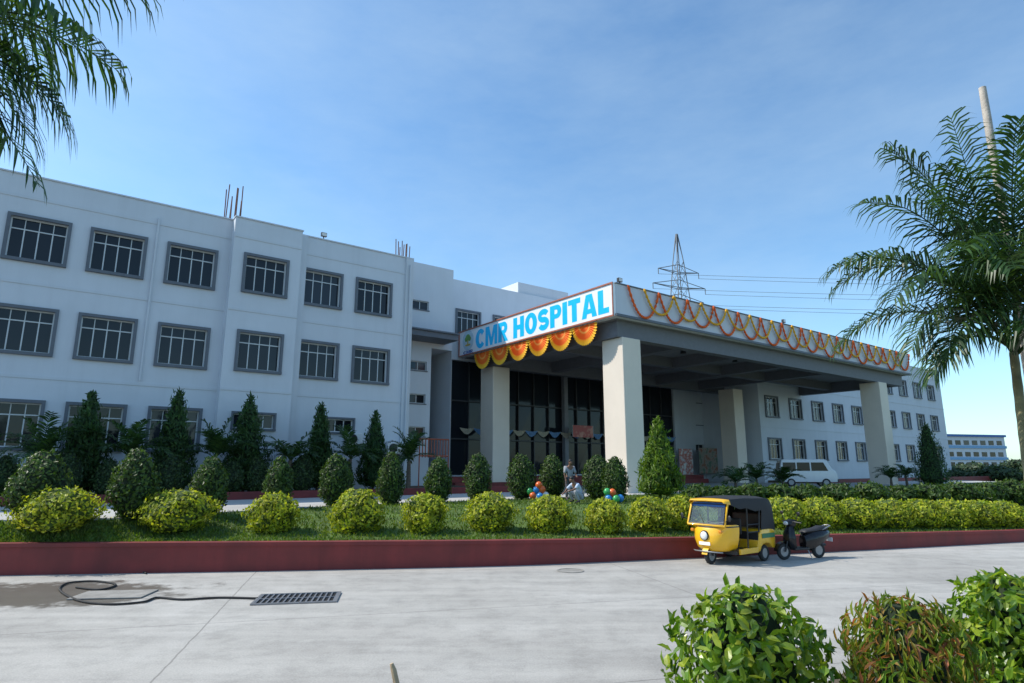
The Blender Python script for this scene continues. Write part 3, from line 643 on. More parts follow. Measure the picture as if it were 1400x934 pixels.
for k in range(11): x = ra+(rb-ra)*k/10; MB().tube([(x,1.2,1.35 if k in (0,10) else rz0),(x,1.2,rz1+.02)], .035, 6).build('baluster', rr_, rl)
for i, (s_, z_, lb) in enumerate([(-3.35, 4.05, 'white air conditioner box on the ground floor wall under the wide louvre window'), (-.95, 3.6, 'pale air conditioner box beside the right corner of the left wing')]):
    t = thing('air_conditioner', lb, 'air conditioner', L2W(s_, -.02, z_), ANG, None)
    MB().box(-.45, .45, -.38, -.02, -.32, .32).build('casing', M['white'], t, bev=.03)
    MB().lathe([(.25,0),(.25,.03),(.2,.04),(.05,.035)], 20, Matrix.Translation((-.1,-.383,0)) @ Matrix.Rotation(R(90), 4, 'X')).build('fan_grille', M['black'], t)
    for x in (-.4, .34): MB().box(x, x+.06, -.36, 0, -.4, -.325).build('bracket', M['steel'], t)
# roof clutter
def rebar(u, v, lb, n, h):
    s_, z_ = onplane(u, v, .6); t = thing('rebar_bundle', lb, 'rebar', L2W(s_, .6, 15.03), ANG, None)
    for k in range(n):
        x, y = (k % 4)*.24-.4, (k//4)*.35; MB().tube([(x, y, 0), (x+random.uniform(-.05,.05), y, h*random.uniform(.6, 1))], .03, 5).build('rod', M['rust'], t)
rebar(320, 297, 'tall rusty rebar rods standing on the roof edge above the fourth window', 8, 2.3)
rebar(553, 348, 'shorter rusty rebar rods standing on the roof at the right end of the left wing', 8, 1.6)
def flood(p, lb):
    t = thing('flood_light', lb, 'flood light', p, ANG, None); MB().box(-.16, .16, -.1, .06, .18, .42).build('head', M['black'], t, bev=.02)
    MB().box(-.13, .13, -.108, -.101, .21, .39).build('lens', M['lamp'], t); MB().tube([(0,0,0),(0,0,.2)], .03, 6).build('bracket', M['black'], t)
s_, _ = onplane(443, 322, .1); flood(L2W(s_, .15, 15.1), 'small black flood light on the parapet of the left wing')
flood(L2W(7.9, -9.6, 12.47), 'black flood light on the roof corner above the end of the sign')
flood(L2W(24.5, -9.6, 12.47), 'black flood light halfway along the garlanded canopy edge')
for i, s in enumerate((12, 18, 24, 30, 36)):
    o = MB().lathe([(.05,.25),(.16,.22),(.2,0),(.01,-.02)], 12).build('ceiling_lamp', M['black'], smooth=40); o.location = L2W(s, -5.8, 10.28)
    tag(o, f'dark round lamp on the canopy ceiling, {ORD[i]} from the sign end', 'lamp', 'lamps under the canopy')
# ---------------------------------------------------------------- background: pylon, power lines, far building
pb = at(930, 410, 120); pyl = thing('power_pylon', 'grey lattice electricity pylon rising behind the canopy', 'pylon', (pb.x, 120, -.02), R(20))
top = at(930, 320, 120).z
q = lambda z: 3.4*(1-z/top)**.8+.12
zs = [0, 8, 15, 21, 26, 30.5, 34.5, 38, 41, 43.5, top]
for sx_, sy_ in ((1,1),(1,-1),(-1,1),(-1,-1)): MB().tube([(sx_*q(z), sy_*q(z), z) for z in zs], .10, 5).build('leg', M['pylon'], pyl)
mb = MB()
for a, b in zip(zs[:-1], zs[1:]):
    A, Bq = q(a), q(b)
    for sg_ in (-1, 1):
        mb.tube([(-A, sg_*A, a), (Bq, sg_*Bq, b)], .05, 4).tube([(A, sg_*A, a), (-Bq, sg_*Bq, b)], .05, 4).tube([(sg_*A, -A, a), (sg_*Bq, Bq, b)], .05, 4).tube([(sg_*A, A, a), (sg_*Bq, -Bq, b)], .05, 4)
mb.build('bracing', M['pylon'], pyl); tips = []
for z, w in ((38.0, 6.2), (41.2, 4.8), (35.0, 5.6)):
    mb = MB()
    for sg_ in (-1, 1):
        mb.tube([(0, .5, z), (sg_*w, 0, z+.5)], .08, 4).tube([(0, -.5, z), (sg_*w, 0, z+.5)], .08, 4).tube([(0, 0, z+1.8), (sg_*w, 0, z+.5)], .08, 4).tube([(sg_*w, 0, z+.5), (sg_*w, 0, z-.7)], .1, 4)
        c_, s_ = math.cos(R(20)), math.sin(R(20)); tips.append(Vector((pb.x+sg_*w*c_, 120+sg_*w*s_, z-.7)))
    mb.build('cross_arm', M['pylon'], pyl)
for i, tp in enumerate(sorted(tips, key=lambda t: -t.z)):
    pts = [tp+Vector((230*t, -6*t, -3*4*t*(1-t)+1.0*t)) for t in [k/24 for k in range(25)]]
    o = MB().tube([p-tp for p in pts], .035, 4).build('power_line', M['pylon']); o.location = tp
    tag(o, f'thin power line running right from the pylon, {ORD[i]} counted from the top', 'power line', 'power lines right of the pylon')
fb = at(1322, 620, 190); fbd = thing('distant_building', 'distant white and blue building beyond the right wing', 'building', (fb.x, 190, -.02), R(15)); fbd.scale = (1.12, 1.12, 1.12)
MB().box(-10, 14, 0, 14, 0, 10.6).build('wall', M['wall'], fbd); MB().box(-10.3, 14.3, -.4, 14.3, 10.603, 11.2).build('roof', M['blue'], fbd)
fw = MB().box(-.9, .9, -.06, .05, -.6, .6).mesh('window', M['glass']); pb_ = mat('pale_blue_band', (.18,.36,.58), .6)
for z in (3.2, 5.9, 9.0):
    MB().box(-10.1, 14.1, -.3, -.005, z-1.5, z-.8).build('band', pb_, fbd)
    for k in range(8): link('window', fw, fbd, (-8.4+2.9*k, 0, z))
# ---------------------------------------------------------------- auto rickshaw
def wheel(par, x, y, r, w, nm='wheel', hub='steel'):
    t = MB().lathe([(r*.62,-w/2),(r*.9,-w/2),(r,-w*.28),(r,w*.28),(r*.9,w/2),(r*.62,w/2)], 24, Matrix.Rotation(R(90), 4, 'X'), caps=False)
    o = link(nm, None, par, (x, y, r)); t.build('tyre', M['rubber'], o, smooth=40)
    MB().lathe([(r*.63,-w*.4),(r*.5,-w*.2),(r*.2,-w*.35),(.02,-w*.38),(.02,w*.38),(r*.2,w*.35),(r*.5,w*.2),(r*.63,w*.4)], 20, Matrix.Rotation(R(90), 4, 'X')).build('rim', M[hub], o, smooth=40); return o
p = gp(1000, 767); ar = thing('auto_rickshaw', 'yellow three wheeled auto rickshaw with black canvas hood parked by the maroon wall', 'auto rickshaw', p, R(217))
wheel(ar, .92, 0, .215, .11); wheel(ar, -.72, .54, .215, .11); wheel(ar, -.72, -.54, .215, .11)
def arc(xb, xf, hw, z, n=15, pw=.75): return [(xb+(xf-xb)*max(0, math.cos(a))**pw, hw*math.sin(a), z) for a in [-math.pi/2+math.pi*k/(n-1) for k in range(n)]]
mb = MB(); secs = [(.34,.46,.98,.40),(.42,.42,1.08,.50),(.62,.42,1.14,.56),(.80,.42,1.13,.585),(.93,.42,1.08,.595),(1.0,.44,1.04,.595),(1.02,.5,1.0,.57)]
mb.loft([arc(a, b, c_, z, pw=.6) for z, a, b, c_ in secs], False, False); mb.build('front_cowl', M['autoy'], ar, smooth=50)
mb = MB(); mb.tube([(1.03,-.585,1.0),(.84,-.565,1.57),(.81,-.4,1.63),(.81,.4,1.63),(.84,.565,1.57),(1.03,.585,1.0),(1.03,-.585,1.0)], .034, 8); ws = mb.build('windscreen_frame', M['autoy'], ar, smooth=50)
MB().tube([(1.035,-.545,1.04),(.862,-.525,1.545),(.862,.525,1.545),(1.035,.545,1.04),(1.035,-.545,1.04)], .014, 6).build('seal', M['black'], ws)
MB().add([(1.03,-.55,1.01),(1.03,.55,1.01),(.83,.53,1.6),(.83,-.53,1.6)], [(0,1,2,3)]).build('pane', M['screen'], ws)
MB().tube([(.955,-.25,1.27),(1.05,-.05,1.02)], .009, 5).build('wiper', M['black'], ws)
MB().add([(.876,-.52,1.48),(.876,.52,1.48),(.840,.52,1.585),(.840,-.52,1.585)], [(0,1,2,3)]).build('sun_strip', M['blue'], ws)
def hoodring(x, zt, zs_, hw): return [(x, -hw, zs_), (x, -hw*.985, zs_+(zt-zs_)*.4), (x, -hw*.92, zs_+(zt-zs_)*.85), (x, -hw*.55, zt-.008), (x, 0, zt), (x, hw*.55, zt-.008), (x, hw*.92, zs_+(zt-zs_)*.85), (x, hw*.985, zs_+(zt-zs_)*.4), (x, hw, zs_)]
MB().loft([hoodring(.99,1.64,1.585,.54), hoodring(.93,1.68,1.57,.595), hoodring(.74,1.70,1.54,.61)], False, False).build('visor', M['autoy'], ar, smooth=60)
mb = MB()      # canvas hood
mb.loft([hoodring(*q_) for q_ in ((.76,1.705,1.53,.615),(.4,1.735,1.42,.635),(.1,1.74,1.44,.64),(-.3,1.74,1.34,.645),(-.55,1.735,1.36,.65),(-.85,1.725,1.34,.645),(-1.10,1.69,1.32,.635),(-1.22,1.58,1.28,.61))], False, False)
mb.add([(-1.22,-.61,1.28),(-1.22,.61,1.28),(-1.26,.62,.8),(-1.26,-.62,.8),(-1.22,-.56,1.53),(-1.22,.56,1.53),(-1.22,0,1.58)], [(0,1,2,3),(0,1,5,6,4)])
for sg_ in (-1, 1): mb.add([(-1.22,sg_*.61,1.28),(-1.10,sg_*.635,1.32),(-.60,sg_*.65,1.36),(-.50,sg_*.655,.82),(-1.26,sg_*.62,.8)], [(0,1,2,3,4)])
mb.build('hood', M['canvas'], ar, smooth=50)
mb = MB()      # rear body
mb.loft([[(x, -hw, z0), (x, -hw*1.01, (z0+z1)/2), (x, -hw, z1), (x, hw, z1), (x, hw*1.01, (z0+z1)/2), (x, hw, z0)] for x, hw, z0, z1 in ((-.34,.62,.28,.40),(-.42,.645,.28,.74),(-.48,.655,.40,.84),(-.56,.66,.46,.85),(-.72,.665,.49,.85),(-.88,.66,.46,.85),(-1.02,.65,.34,.84),(-1.2,.62,.32,.82),(-1.3,.57,.36,.74))], True, True)
mb.build('rear_body', M['autoy'], ar, bev=.02, smooth=40)
MB().box(-.36, .62, -.58, .58, .26, .35).build('floor', M['black'], ar)
for sg_ in (-1, 1):
    MB().box(-1.12, -.5, min(sg_*.674, sg_*.682), max(sg_*.674, sg_*.682), .62, .74).build('side_board', M['green'], ar)
    MB().box(-.34, .5, min(sg_*.585, sg_*.645), max(sg_*.585, sg_*.645), .26, .40).build('sill', M['autoy'], ar, bev=.012)
    mb = MB().tube([(.10,sg_*.61,.36),(.06,sg_*.62,1.48)], .02, 7).tube([(-.42,sg_*.635,.78),(-.50,sg_*.64,1.38)], .02, 7).tube([(.10,sg_*.615,.80),(-.40,sg_*.635,.80)], .018, 6).tube([(.10,sg_*.615,1.0),(-.44,sg_*.635,1.0)], .014, 6); mb.build('side_frame', M['black'], ar)
MB().box(-.95, -.5, -.54, .54, .62, .78).box(-1.1, -.95, -.54, .54, .8, 1.25).build('passenger_seat', mat('brown_vinyl', (.05,.025,.022), .5), ar, bev=.04)
MB().box(.0, .3, -.3, .3, .42, .72).box(-.06, .0, -.36, .36, .72, 1.15).build('driver_seat', M['seat'], ar, bev=.03)
MB().box(-.40, -.38, -.62, .62, .36, .78).build('partition', M['canvas'], ar)
for sg_ in (-1, 1):
    mi = MB().tube([(1.0,sg_*.57,1.10),(1.06,sg_*.70,1.18)], .011, 6).build('mirror', M['black'], ar); MB().ell((1.06, sg_*.75, 1.21), .02, .055, .08).build('mirror_head', M['black'], mi, smooth=60)
    MB().lathe([(.045,-.02),(.045,.03),(.01,.045)], 12, Matrix.Translation((1.04,sg_*.44,.86)) @ Matrix.Rotation(R(90), 4, 'Y')).build('indicator', M['amber'], ar, smooth=40)
hl = MB().lathe([(.125,-.06),(.135,.0),(.125,.025)], 20, Matrix.Translation((1.135,0,.74)) @ Matrix.Rotation(R(90), 4, 'Y')).build('headlight', M['black'], ar, smooth=50)
MB().lathe([(.112,0),(.10,.02),(.06,.04),(.005,.045)], 20, Matrix.Translation((1.155,0,.74)) @ Matrix.Rotation(R(90), 4, 'Y')).build('lens', M['lamp'], hl, smooth=60)
mb = MB(); mb.loft([[(.92+.265*math.cos(a), y, .215+.265*math.sin(a)) for y in (-.085,-.06,.06,.085)] for a in [R(10+15*k) for k in range(11)]], False, False); mb.build('mudguard', M['autoy'], ar, smooth=60)
mb = MB().tube([(.92,-.08,.215),(.88,-.09,.5)], .025, 6).tube([(.92,.08,.215),(.88,.09,.5)], .025, 6).tube([(.88,0,.45),(.62,0,1.0)], .03, 6).tube([(.6,-.28,1.06),(.63,0,1.02),(.6,.28,1.06)], .018, 6); mb.build('steering', M['black'], ar)
MB().box(1.135, 1.15, -.17, .17, .50, .58).build('number_plate', M['sign'], ar)
MB().loft([arc(.42, 1.088, .602, .955, pw=.6), arc(.42, 1.078, .602, .985, pw=.6)], False, False).build('trim_strip', M['black'], ar)
MB().tube([(1.0,-.45,.33),(1.14,-.3,.34),(1.19,0,.345),(1.14,.3,.34),(1.0,.45,.33)], .016, 6).build('bumper', M['steel'], ar, smooth=60)
# ---------------------------------------------------------------- scooter
p = gp(1097, 764); sc = thing('scooter', 'black motor scooter parked behind the yellow rickshaw beside the maroon wall', 'scooter', p, R(198))
wheel(sc, .62, 0, .22, .09); wheel(sc, -.58, 0, .215, .10)
mb = MB(); mb.loft([arc(a, b, w, z, 11) for z, a, b, w in ((.30,.30,.44,.17),(.45,.34,.53,.215),(.65,.34,.52,.20),(.80,.33,.47,.15),(.90,.32,.42,.10))], False, False); mb.add([(.31,-.17,.30),(.31,.17,.30),(.33,.20,.6),(.33,.14,.86),(.33,-.14,.86),(.33,-.20,.6)], [(0,1,2,3,4,5)]); mb.build('front_apron', M['gloss'], sc, smooth=50)
mb = MB(); mb.loft([[(.62+.265*math.cos(a), y, .22+.265*math.sin(a)) for y in (-.075,-.05,.05,.075)] for a in [R(5+15*k) for k in range(11)]], False, False); mb.build('mudguard', M['gloss'], sc, smooth=60)
MB().tube([(.62,-.07,.22),(.52,-.07,.5)], .022, 6).tube([(.62,.07,.22),(.52,.07,.5)], .022, 6).tube([(.5,0,.48),(.36,0,1.0)], .03, 8).build('fork', M['black'], sc)
MB().box(-.14, .36, -.17, .17, .25, .32).build('floorboard', M['black'], sc, bev=.02)
def ring(x, hw, z0, z1): return [(x, -hw*.7, z0), (x, -hw, z0+(z1-z0)*.45), (x, -hw*.92, z0+(z1-z0)*.75), (x, -hw*.6, z1), (x, hw*.6, z1), (x, hw*.92, z0+(z1-z0)*.75), (x, hw, z0+(z1-z0)*.45), (x, hw*.7, z0)]
MB().loft([ring(-.06,.14,.26,.62), ring(-.16,.19,.26,.70), ring(-.35,.225,.30,.73), ring(-.6,.225,.40,.75), ring(-.8,.18,.50,.76), ring(-.95,.11,.58,.74), ring(-1.0,.06,.62,.72)]).build('rear_body', M['gloss'], sc, smooth=50)
MB().loft([ring(-.04,.10,.68,.74), ring(-.14,.15,.70,.79), ring(-.4,.17,.72,.81), ring(-.52,.165,.73,.83), ring(-.66,.155,.74,.88), ring(-.88,.12,.75,.87)]).build('seat', M['seat'], sc, smooth=60)
MB().tube([(-.66,.14,.78),(-.98,.11,.88),(-1.02,0,.89),(-.98,-.11,.88),(-.66,-.14,.78)], .016, 7).build('grab_rail', M['steel'], sc)
hb = MB().tube([(.26,-.36,1.0),(.33,-.18,1.02),(.35,0,1.0),(.33,.18,1.02),(.26,.36,1.0)], .02, 8).build('handlebar', M['black'], sc)
MB().loft([arc(.25, b, w, z, 9) for z, b, w in ((.88,.42,.09),(.95,.50,.15),(1.03,.47,.14),(1.08,.36,.10))], False, False).add([(.25,-.15,.95),(.25,.15,.95),(.26,.1,1.08),(.26,-.1,1.08)], [(0,1,2,3)]).build('handlebar_cover', M['gloss'], hb, smooth=50)
MB().ell((.475,0,.975), .035, .095, .055).build('headlight', M['lamp'], sc, smooth=60); MB().ell((-.99,0,.67), .025, .08, .045).build('tail_light', M['redl'], sc, smooth=60)
for sg_ in (-1, 1):
    mi = MB().tube([(.30,sg_*.22,1.03),(.31,sg_*.30,1.2)], .009, 5).build('mirror', M['black'], sc); MB().ell((.30, sg_*.32, 1.25), .018, .07, .05).build('mirror_head', M['black'], mi)
MB().box(-.72, -.35, -.15, -.09, .18, .32).build('engine', M['black'], sc, bev=.02); MB().tube([(-.3,-.15,.28),(-.6,-.17,.28),(-1.0,-.17,.33)], [.03,.05,.045], 8).build('exhaust', M['black'], sc)
MB().tube([(-.1,.1,.3),(-.12,.26,.02)], .012, 5).build('side_stand', M['steel'], sc)
MB().box(-1.03, -1.02, -.1, .1, .44, .55).build('number_plate', M['sign'], sc)
# ---------------------------------------------------------------- van
vn = thing('parked_van', 'small white van parked under the right half of the canopy', 'van', L2W(27.8, -8.4, 1.2), R(-12)); vn.scale = (1.08, 1.08, 1.08)
prof_ = [(-1.75,.3),(-1.78,.8),(-1.72,1.35),(-1.62,1.74),(-1.4,1.79),(.95,1.78),(1.22,1.70),(1.52,1.14),(1.72,.98),(1.78,.6),(1.75,.3)]
MB().loft([[(x, y, z) for x, z in prof_] if abs(y) < .65 else [(x*.985, y, .3+(z-.3)*.985) for x, z in prof_] for y in (-.74,-.64,.64,.74)]).build('body', M['white'], vn, bev=.03, smooth=50)
for sg_ in (-1, 1):
    for a, b in ((-1.55,-.75),(-.68,.12),(.2,1.08)):
        MB().add([(a, sg_*.748, 1.02), (b+.15*(b > .9), sg_*.748, 1.02), (b-.12*(b > .9), sg_*.742, 1.57), (a, sg_*.742, 1.57)], [(0,1,2,3)]).build('side_window', M['glass'], vn)
    MB().ell((1.74, sg_*.55, .78), .05, .13, .09).build('headlight', M['lamp'], vn, smooth=60); MB().box(-1.80, -1.77, sg_*.62-.08, sg_*.62+.08, .75, 1.05).build('tail_light', M['redl'], vn)
    wheel(vn, 1.05, sg_*.68, .27, .16); wheel(vn, -1.1, sg_*.68, .27, .16)
MB().add([(1.255,-.6,1.66),(1.255,.6,1.66),(1.53,.62,1.16),(1.53,-.62,1.16)], [(0,1,2,3)]).build('windscreen', M['glass'], vn); MB().add([(-1.70,-.55,1.55),(-1.70,.55,1.55),(-1.785,.58,1.08),(-1.785,-.58,1.08)], [(0,1,2,3)]).build('rear_window', M['glass'], vn)
for x in (1.74, -1.86): MB().box(x, x+.1, -.7, .7, .32, .48).build('bumper', M['black'], vn, bev=.02)
# ---------------------------------------------------------------- people
def skin(verts, edges, rad, sub=1):
    me = bpy.data.meshes.new('sk'); me.from_pydata(verts, edges, []); o = bpy.data.objects.new('sk', me); C.objects.link(o)
    o.modifiers.new('s', 'SKIN'); o.modifiers.new('u', 'SUBSURF').levels = sub
    for i, r in enumerate(rad): me.skin_vertices[0].data[i].radius = (r, r)
    me.skin_vertices[0].data[0].use_root = True
    bpy.context.view_layer.update(); r_ = bpy.data.meshes.new_from_object(o.evaluated_get(bpy.context.evaluated_depsgraph_get())); bpy.data.objects.remove(o); return r_
def person(label, loc, rz, J, shirt, trous, look=(1,0,-.2)):
    root = thing('person', label, 'person', loc, rz)
    names = ['pel','spine','chest','neck','hb','head']+[a+s for s in 'LR' for a in ('hip','knee','ank','toe','sho','elb','wri','hand')]
    idx = {n: i for i, n in enumerate(names)}; rad = dict(pel=.115, spine=.105, chest=.125, neck=.05, hb=.07, head=.088, hip=.085, knee=.055, ank=.038, toe=.032, sho=.055, elb=.038, wri=.026, hand=.032)
    E = [('pel','spine'),('spine','chest'),('chest','neck'),('neck','hb'),('hb','head')]
    for s in 'LR': E += [('pel','hip'+s),('hip'+s,'knee'+s),('knee'+s,'ank'+s),('ank'+s,'toe'+s),('chest','sho'+s),('sho'+s,'elb'+s),('elb'+s,'wri'+s),('wri'+s,'hand'+s)]
    g = lambda n: rad[n] if n in rad else rad[n[:-1]]
    me = skin([J[n] for n in names], [(idx[a], idx[b]) for a, b in E], [g(n) for n in names], 2)
    bm = bmesh.new(); bm.from_mesh(me); L = Vector(look).normalized(); hd = Vector(J['head']); sd = Vector((0,0,1)).cross(L).normalized(); up = L.cross(sd); ex = MB()
    ex.ell(hd+L*.03-up*.012, .075, .072, .092, 14, 10)
    ex.ell(hd+L*.102-up*.022, .018, .015, .024, 8, 6)
    for s in (-1, 1): ex.ell(hd+sd*s*.086-up*.01, .018, .014, .03, 8, 6)
    for s in 'LR':
        h = Vector(J['hand'+s]); w = Vector(J['wri'+s]); dv = (h-w).normalized(); sv = dv.cross(Vector((0,0,1)));
        sv = sv.normalized() if sv.length > .1 else Vector((1,0,0)); cv = dv.cross(sv)
        for k in range(4):
            b = h+dv*.015+sv*(.018*(k-1.5)); l = (.062,.075,.07,.055)[k]; ex.tube([b, b+dv*l*.5, b+dv*l*.85+cv*.018, b+dv*l+cv*.034], [.009,.0085,.008,.006], 6)
        b = w.lerp(h, .6)+sv*.025; ex.tube([b, b+sv*.025+dv*.02, b+sv*.03+dv*.05], [.011,.01,.007], 6)
    em_ = ex.mesh('x', M['skin']); bm.from_mesh(em_); me2 = bpy.data.meshes.new('body'); bm.to_mesh(me2); bm.free(); me2.materials.append(M['skin']); me2.polygons.foreach_set('use_smooth', [True]*len(me2.polygons)); me2.polygons.foreach_set('material_index', [0]*len(me2.polygons))
    link('body', me2, root)
    for s in (-1, 1): MB().ell(hd+L*.097+sd*s*.03+up*.012, .008, .011, .007, 8, 6).build('eye', M['hair'], root)
    MB().ell(hd+L*.094-up*.058, .008, .022, .006, 8, 4).build('mouth', M['hair'], root)
    MB().ell(hd-L*.022+up*.038, .094, .094, .078, 14, 8).build('hair', M['hair'], root, smooth=60)
    def cloth(nm, ns, edges, m_, add):
        ix = {n: i for i, n in enumerate(ns)}; q = skin([J[n] for n in ns], [(ix[a], ix[b]) for a, b in edges], [g(n)+add for n in ns], 1)
        q.materials.append(m_); q.polygons.foreach_set('use_smooth', [True]*len(q.polygons)); link(nm, q, root)
    cloth('shirt', ['spine','pel','chest','shoL','elbL','shoR','elbR'], [('spine','pel'),('spine','chest'),('chest','shoL'),('shoL','elbL'),('chest','shoR'),('shoR','elbR')], shirt, .026)
    cloth('trousers', ['pel','hipL','kneeL','ankL','hipR','kneeR','ankR'], [('pel','hipL'),('hipL','kneeL'),('kneeL','ankL'),('pel','hipR'),('hipR','kneeR'),('kneeR','ankR')], trous, .022)
    for s in 'LR':
        a, t = Vector(J['ank'+s]), Vector(J['toe'+s]); MB().tube([a+(a-t).normalized()*.05-Vector((0,0,.03)), a-Vector((0,0,.03)), t, t+(t-a).normalized()*.05-Vector((0,0,.005))], [.035,.05,.045,.03], 8).build('shoe', M['black'], root, smooth=60)
stand = dict(pel=(0,0,.92), spine=(.02,0,1.13), chest=(.05,0,1.31), neck=(.09,0,1.45), hb=(.12,0,1.51), head=(.14,0,1.58),
  hipL=(0,.1,.86), kneeL=(.05,.11,.48), ankL=(.0,.12,.1), toeL=(.15,.14,.04), shoL=(.05,.18,1.36), elbL=(.1,.24,1.1), wriL=(.28,.2,1.0), handL=(.36,.17,.99),
  hipR=(0,-.1,.86), kneeR=(.0,-.11,.48), ankR=(-.06,-.12,.1), toeR=(.09,-.15,.04), shoR=(.05,-.18,1.36), elbR=(.06,-.25,1.09), wriR=(.12,-.22,.86), handR=(.15,-.21,.78))
crouch = dict(pel=(-.12,0,.30), spine=(-.05,0,.50), chest=(.08,0,.67), neck=(.17,0,.79), hb=(.21,0,.84), head=(.25,0,.90),
  hipL=(-.1,.1,.27), kneeL=(.28,.2,.48), ankL=(.06,.18,.1), toeL=(.2,.21,.04), shoL=(.08,.19,.70), elbL=(.3,.26,.55), wriL=(.5,.18,.48), handL=(.58,.15,.46),
  hipR=(-.1,-.1,.27), kneeR=(.28,-.2,.48), ankR=(.06,-.18,.1), toeR=(.2,-.21,.04), shoR=(.08,-.19,.70), elbR=(.28,-.28,.52), wriR=(.46,-.2,.40), handR=(.54,-.17,.38))
person('person in a grey shirt standing between the clipped bushes left of the near column', hit(779, 684), R(-70), stand, mat('grey_shirt', (.30,.31,.34), .85), mat('grey_trousers', (.10,.10,.12), .85), (1,0,-.45))
person('person in a pale blue shirt crouching on the lawn by the balloons', hit(789, 688), R(215), crouch, mat('pale_blue_shirt', (.48,.56,.68), .85), mat('pale_trousers', (.35,.36,.40), .85), (1,0,-.5))
def balloons(u, v, lb, spec):
    p = hit(u, v); t = thing('balloon_bunch', lb, 'balloons', p, 0)
    for x, y, z, col in spec:
        r = .15; mb = MB().lathe([(.005,-r*1.25),(r*.3,-r*1.05),(r*.8,-r*.55),(r,0),(r*.88,r*.5),(r*.5,r*.9),(.01,r*1.02)], 14, Matrix.Translation((x, y, z)))
        mb.build('balloon', col, t, smooth=70)
bo, bb, bg, bw = mat('balloon_orange', (.75,.14,.03), .25), mat('balloon_blue', (.03,.22,.55), .25), mat('balloon_green', (.05,.35,.10), .25), mat('balloon_white', (.75,.75,.75), .25)
balloons(735, 684, 'bunch of orange, blue and white balloons on the lawn left of the crouching person', [(-.2,0,.18,bo),(.1,-.1,.16,bb),(.34,.05,.2,bw),(-.05,.05,.42,bb),(.2,.02,.44,bo),(-.32,.1,.36,bg),(.06,0,.62,bo)])
balloons(838, 688, 'bunch of blue, green and orange balloons on the lawn in front of the near column', [(-.16,0,.17,bb),(.12,-.08,.16,bg),(.3,.06,.18,bb),(0,.05,.4,bo),(-.2,.06,.42,bg)])
# ---------------------------------------------------------------- things on the road
c4 = [gp(352, 815), gp(432, 810), gp(466, 823), gp(378, 829)]; cx = sum((c_ for c_ in c4), Vector())/4
dg = thing('drain_grate', 'rectangular steel drain grate set in the concrete road', 'drain grate', (cx.x, cx.y, 0), R(10))
mb = MB(); W_, D_ = .78, .48; mb.box(-W_, W_, -D_, -D_+.05, .006, .03).box(-W_, W_, D_-.05, D_, .006, .03).box(-W_, -W_+.05, -D_+.05, D_-.05, .006, .03).box(W_-.05, W_, -D_+.05, D_-.05, .006, .03); mb.build('frame', M['steel'], dg)
mb = MB()
for k in range(15): x = -W_+.05+.102*k; mb.box(x, x+.03, -D_+.05, D_-.05, .008, .026)
mb.box(-W_+.05, W_-.05, -.02, .02, .009, .0275); mb.build('bars', M['pylon'], dg); MB().box(-W_+.04, W_-.04, -D_+.04, D_-.04, .002, .0055).build('pit_shade', mat('pit_shade_black', (.008,.008,.008), .95), dg)  # flat near-black plate under the bars paints the darkness of the hole
q = gp(156, 814); o = MB().box(-.68, .68, -.40, .40, .002, .03).build('concrete_cover', M['conc'], bev=.01); o.location = q; o.rotation_euler = (0,0,R(7)); tag(o, 'rectangular concrete drain cover on the wet patch of road at the left', 'drain cover')
o = MB().lathe([(.01,.004),(.3,.004),(.3,.014),(.34,.014),(.34,.003)], 28).build('manhole_cover', M['conc']); q = gp(778, 777.5); q.y -= .35; o.location = q; tag(o, 'round manhole cover in the road below the middle of the maroon wall', 'manhole cover')
def cable(pix, r, lb, zz=.025):
    P = [gp(u, v, zz) for u, v in pix]; pts = []
    for i in range(len(P)-1):
        p0, p1, p2, p3 = P[max(i-1,0)], P[i], P[i+1], P[min(i+2, len(P)-1)]
        for k in range(8):
            t = k/8; pts.append(.5*((2*p1)+(p2-p0)*t+(2*p0-5*p1+4*p2-p3)*t*t+(3*p1-p0-3*p2+p3)*t**3))
    pts.append(P[-1]); o = MB().tube([x-P[0] for x in pts], r, 7).build('cable', M['rubber'], smooth=60); o.location = P[0]; tag(o, lb, 'cable')
cable([(352,818),(300,817),(250,819.5),(215,817),(195,823),(150,826),(108,821),(82,807),(92,797.5),(128,794.5),(158,799),(138,806),(104,803)], .021, 'thick black cable coiled beside the concrete cover and running to the drain grate')
cable([(44,776),(90,778),(140,774.5),(180,777),(200,784)], .018, 'short black cable lying at the foot of the maroon wall at the left')
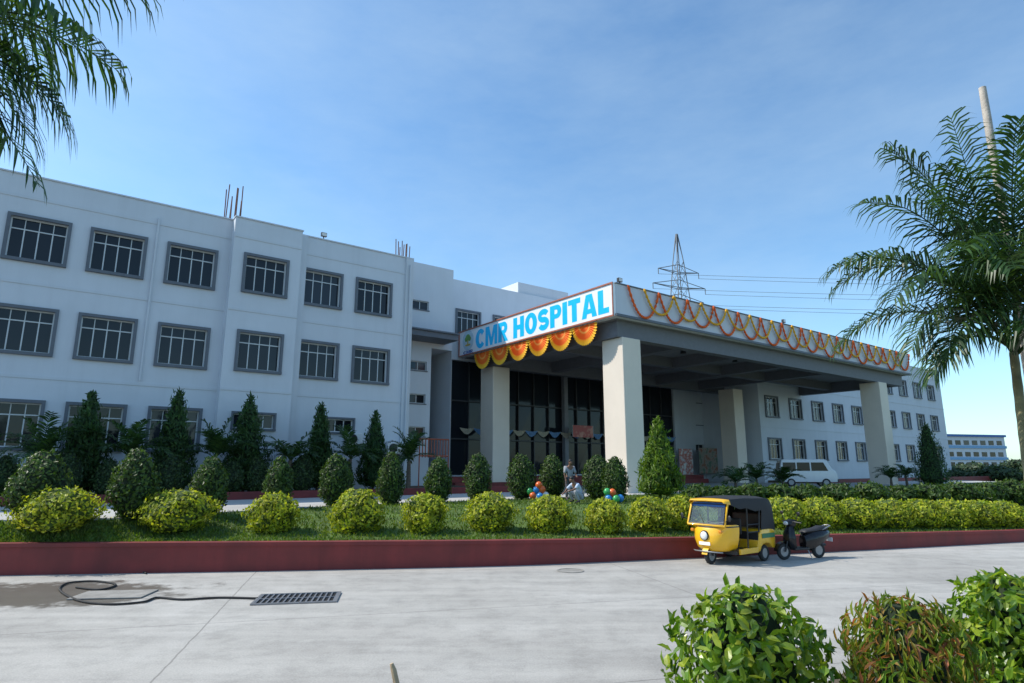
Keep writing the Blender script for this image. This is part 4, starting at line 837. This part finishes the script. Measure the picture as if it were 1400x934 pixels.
q = at(545, 935, 4.3); o = MB().tube([(.03,0,-.4),(0,0,-.05),(-.035,0,.08),(-.05,0,.12)], [.022,.021,.019,.012], 8).build('wooden_stake', M['wood'], smooth=40); o.location = (q.x, 4.3, q.z); tag(o, 'tip of a pale wooden stake at the bottom edge in the middle', 'stake')
# ---------------------------------------------------------------- light, sky, camera
SE, az = R(47), Vector((-.998, .06, 0)).normalized(); sv = Vector((az.x*math.cos(SE), az.y*math.cos(SE), math.sin(SE)))
sl = bpy.data.lights.new('sun', 'SUN'); sl.energy = 4.8; sl.angle = R(.5); sl.color = (1, .94, .84); so = bpy.data.objects.new('sun', sl); C.objects.link(so); so.rotation_euler = (-sv).to_track_quat('-Z', 'Y').to_euler()
w = bpy.data.worlds.new('World'); SC.world = w; w.use_nodes = True; nt = w.node_tree; bg_ = nt.nodes['Background']
sky = nd(nt, 'ShaderNodeTexSky', sky_type='NISHITA'); sky.sun_disc = False; sky.sun_elevation = SE; sky.sun_rotation = math.atan2(az.x, az.y); sky.air_density = 1.0; sky.dust_density = .6; sky.ozone_density = 1.2
tc = nd(nt, 'ShaderNodeTexCoord').outputs['Generated']; mp = nd(nt, 'ShaderNodeMapping'); mp.inputs['Scale'].default_value = (1.2, 1.0, 3.2); mp.inputs['Rotation'].default_value = (0, R(12), R(20)); nt.links.new(tc, mp.inputs[0])
cl = ramp(nt, noise(nt, mp.outputs[0], 2.2, 7, .62), [(.38, 0.0), (.85, 1.0)])
c = mixc(nt, 1.0, sky.outputs[0], (1.06, 1.38, 1.5), 'MULTIPLY')
c = mixc(nt, math_(nt, 'MULTIPLY', cl, .28), c, (5.0, 6.2, 6.9))
nt.links.new(c, bg_.inputs['Color']); bg_.inputs['Strength'].default_value = .15
cam = bpy.data.cameras.new('camera'); cam.sensor_width = 36; cam.lens = F/1400*36; cam.clip_end = 4000; co = bpy.data.objects.new('camera', cam); C.objects.link(co); co.location = (0, 0, H); co.rotation_euler = (math.pi/2+PIT, 0, 0); SC.camera = co
SC.view_settings.view_transform = 'Standard'; SC.view_settings.look = 'None'; SC.view_settings.exposure = 0
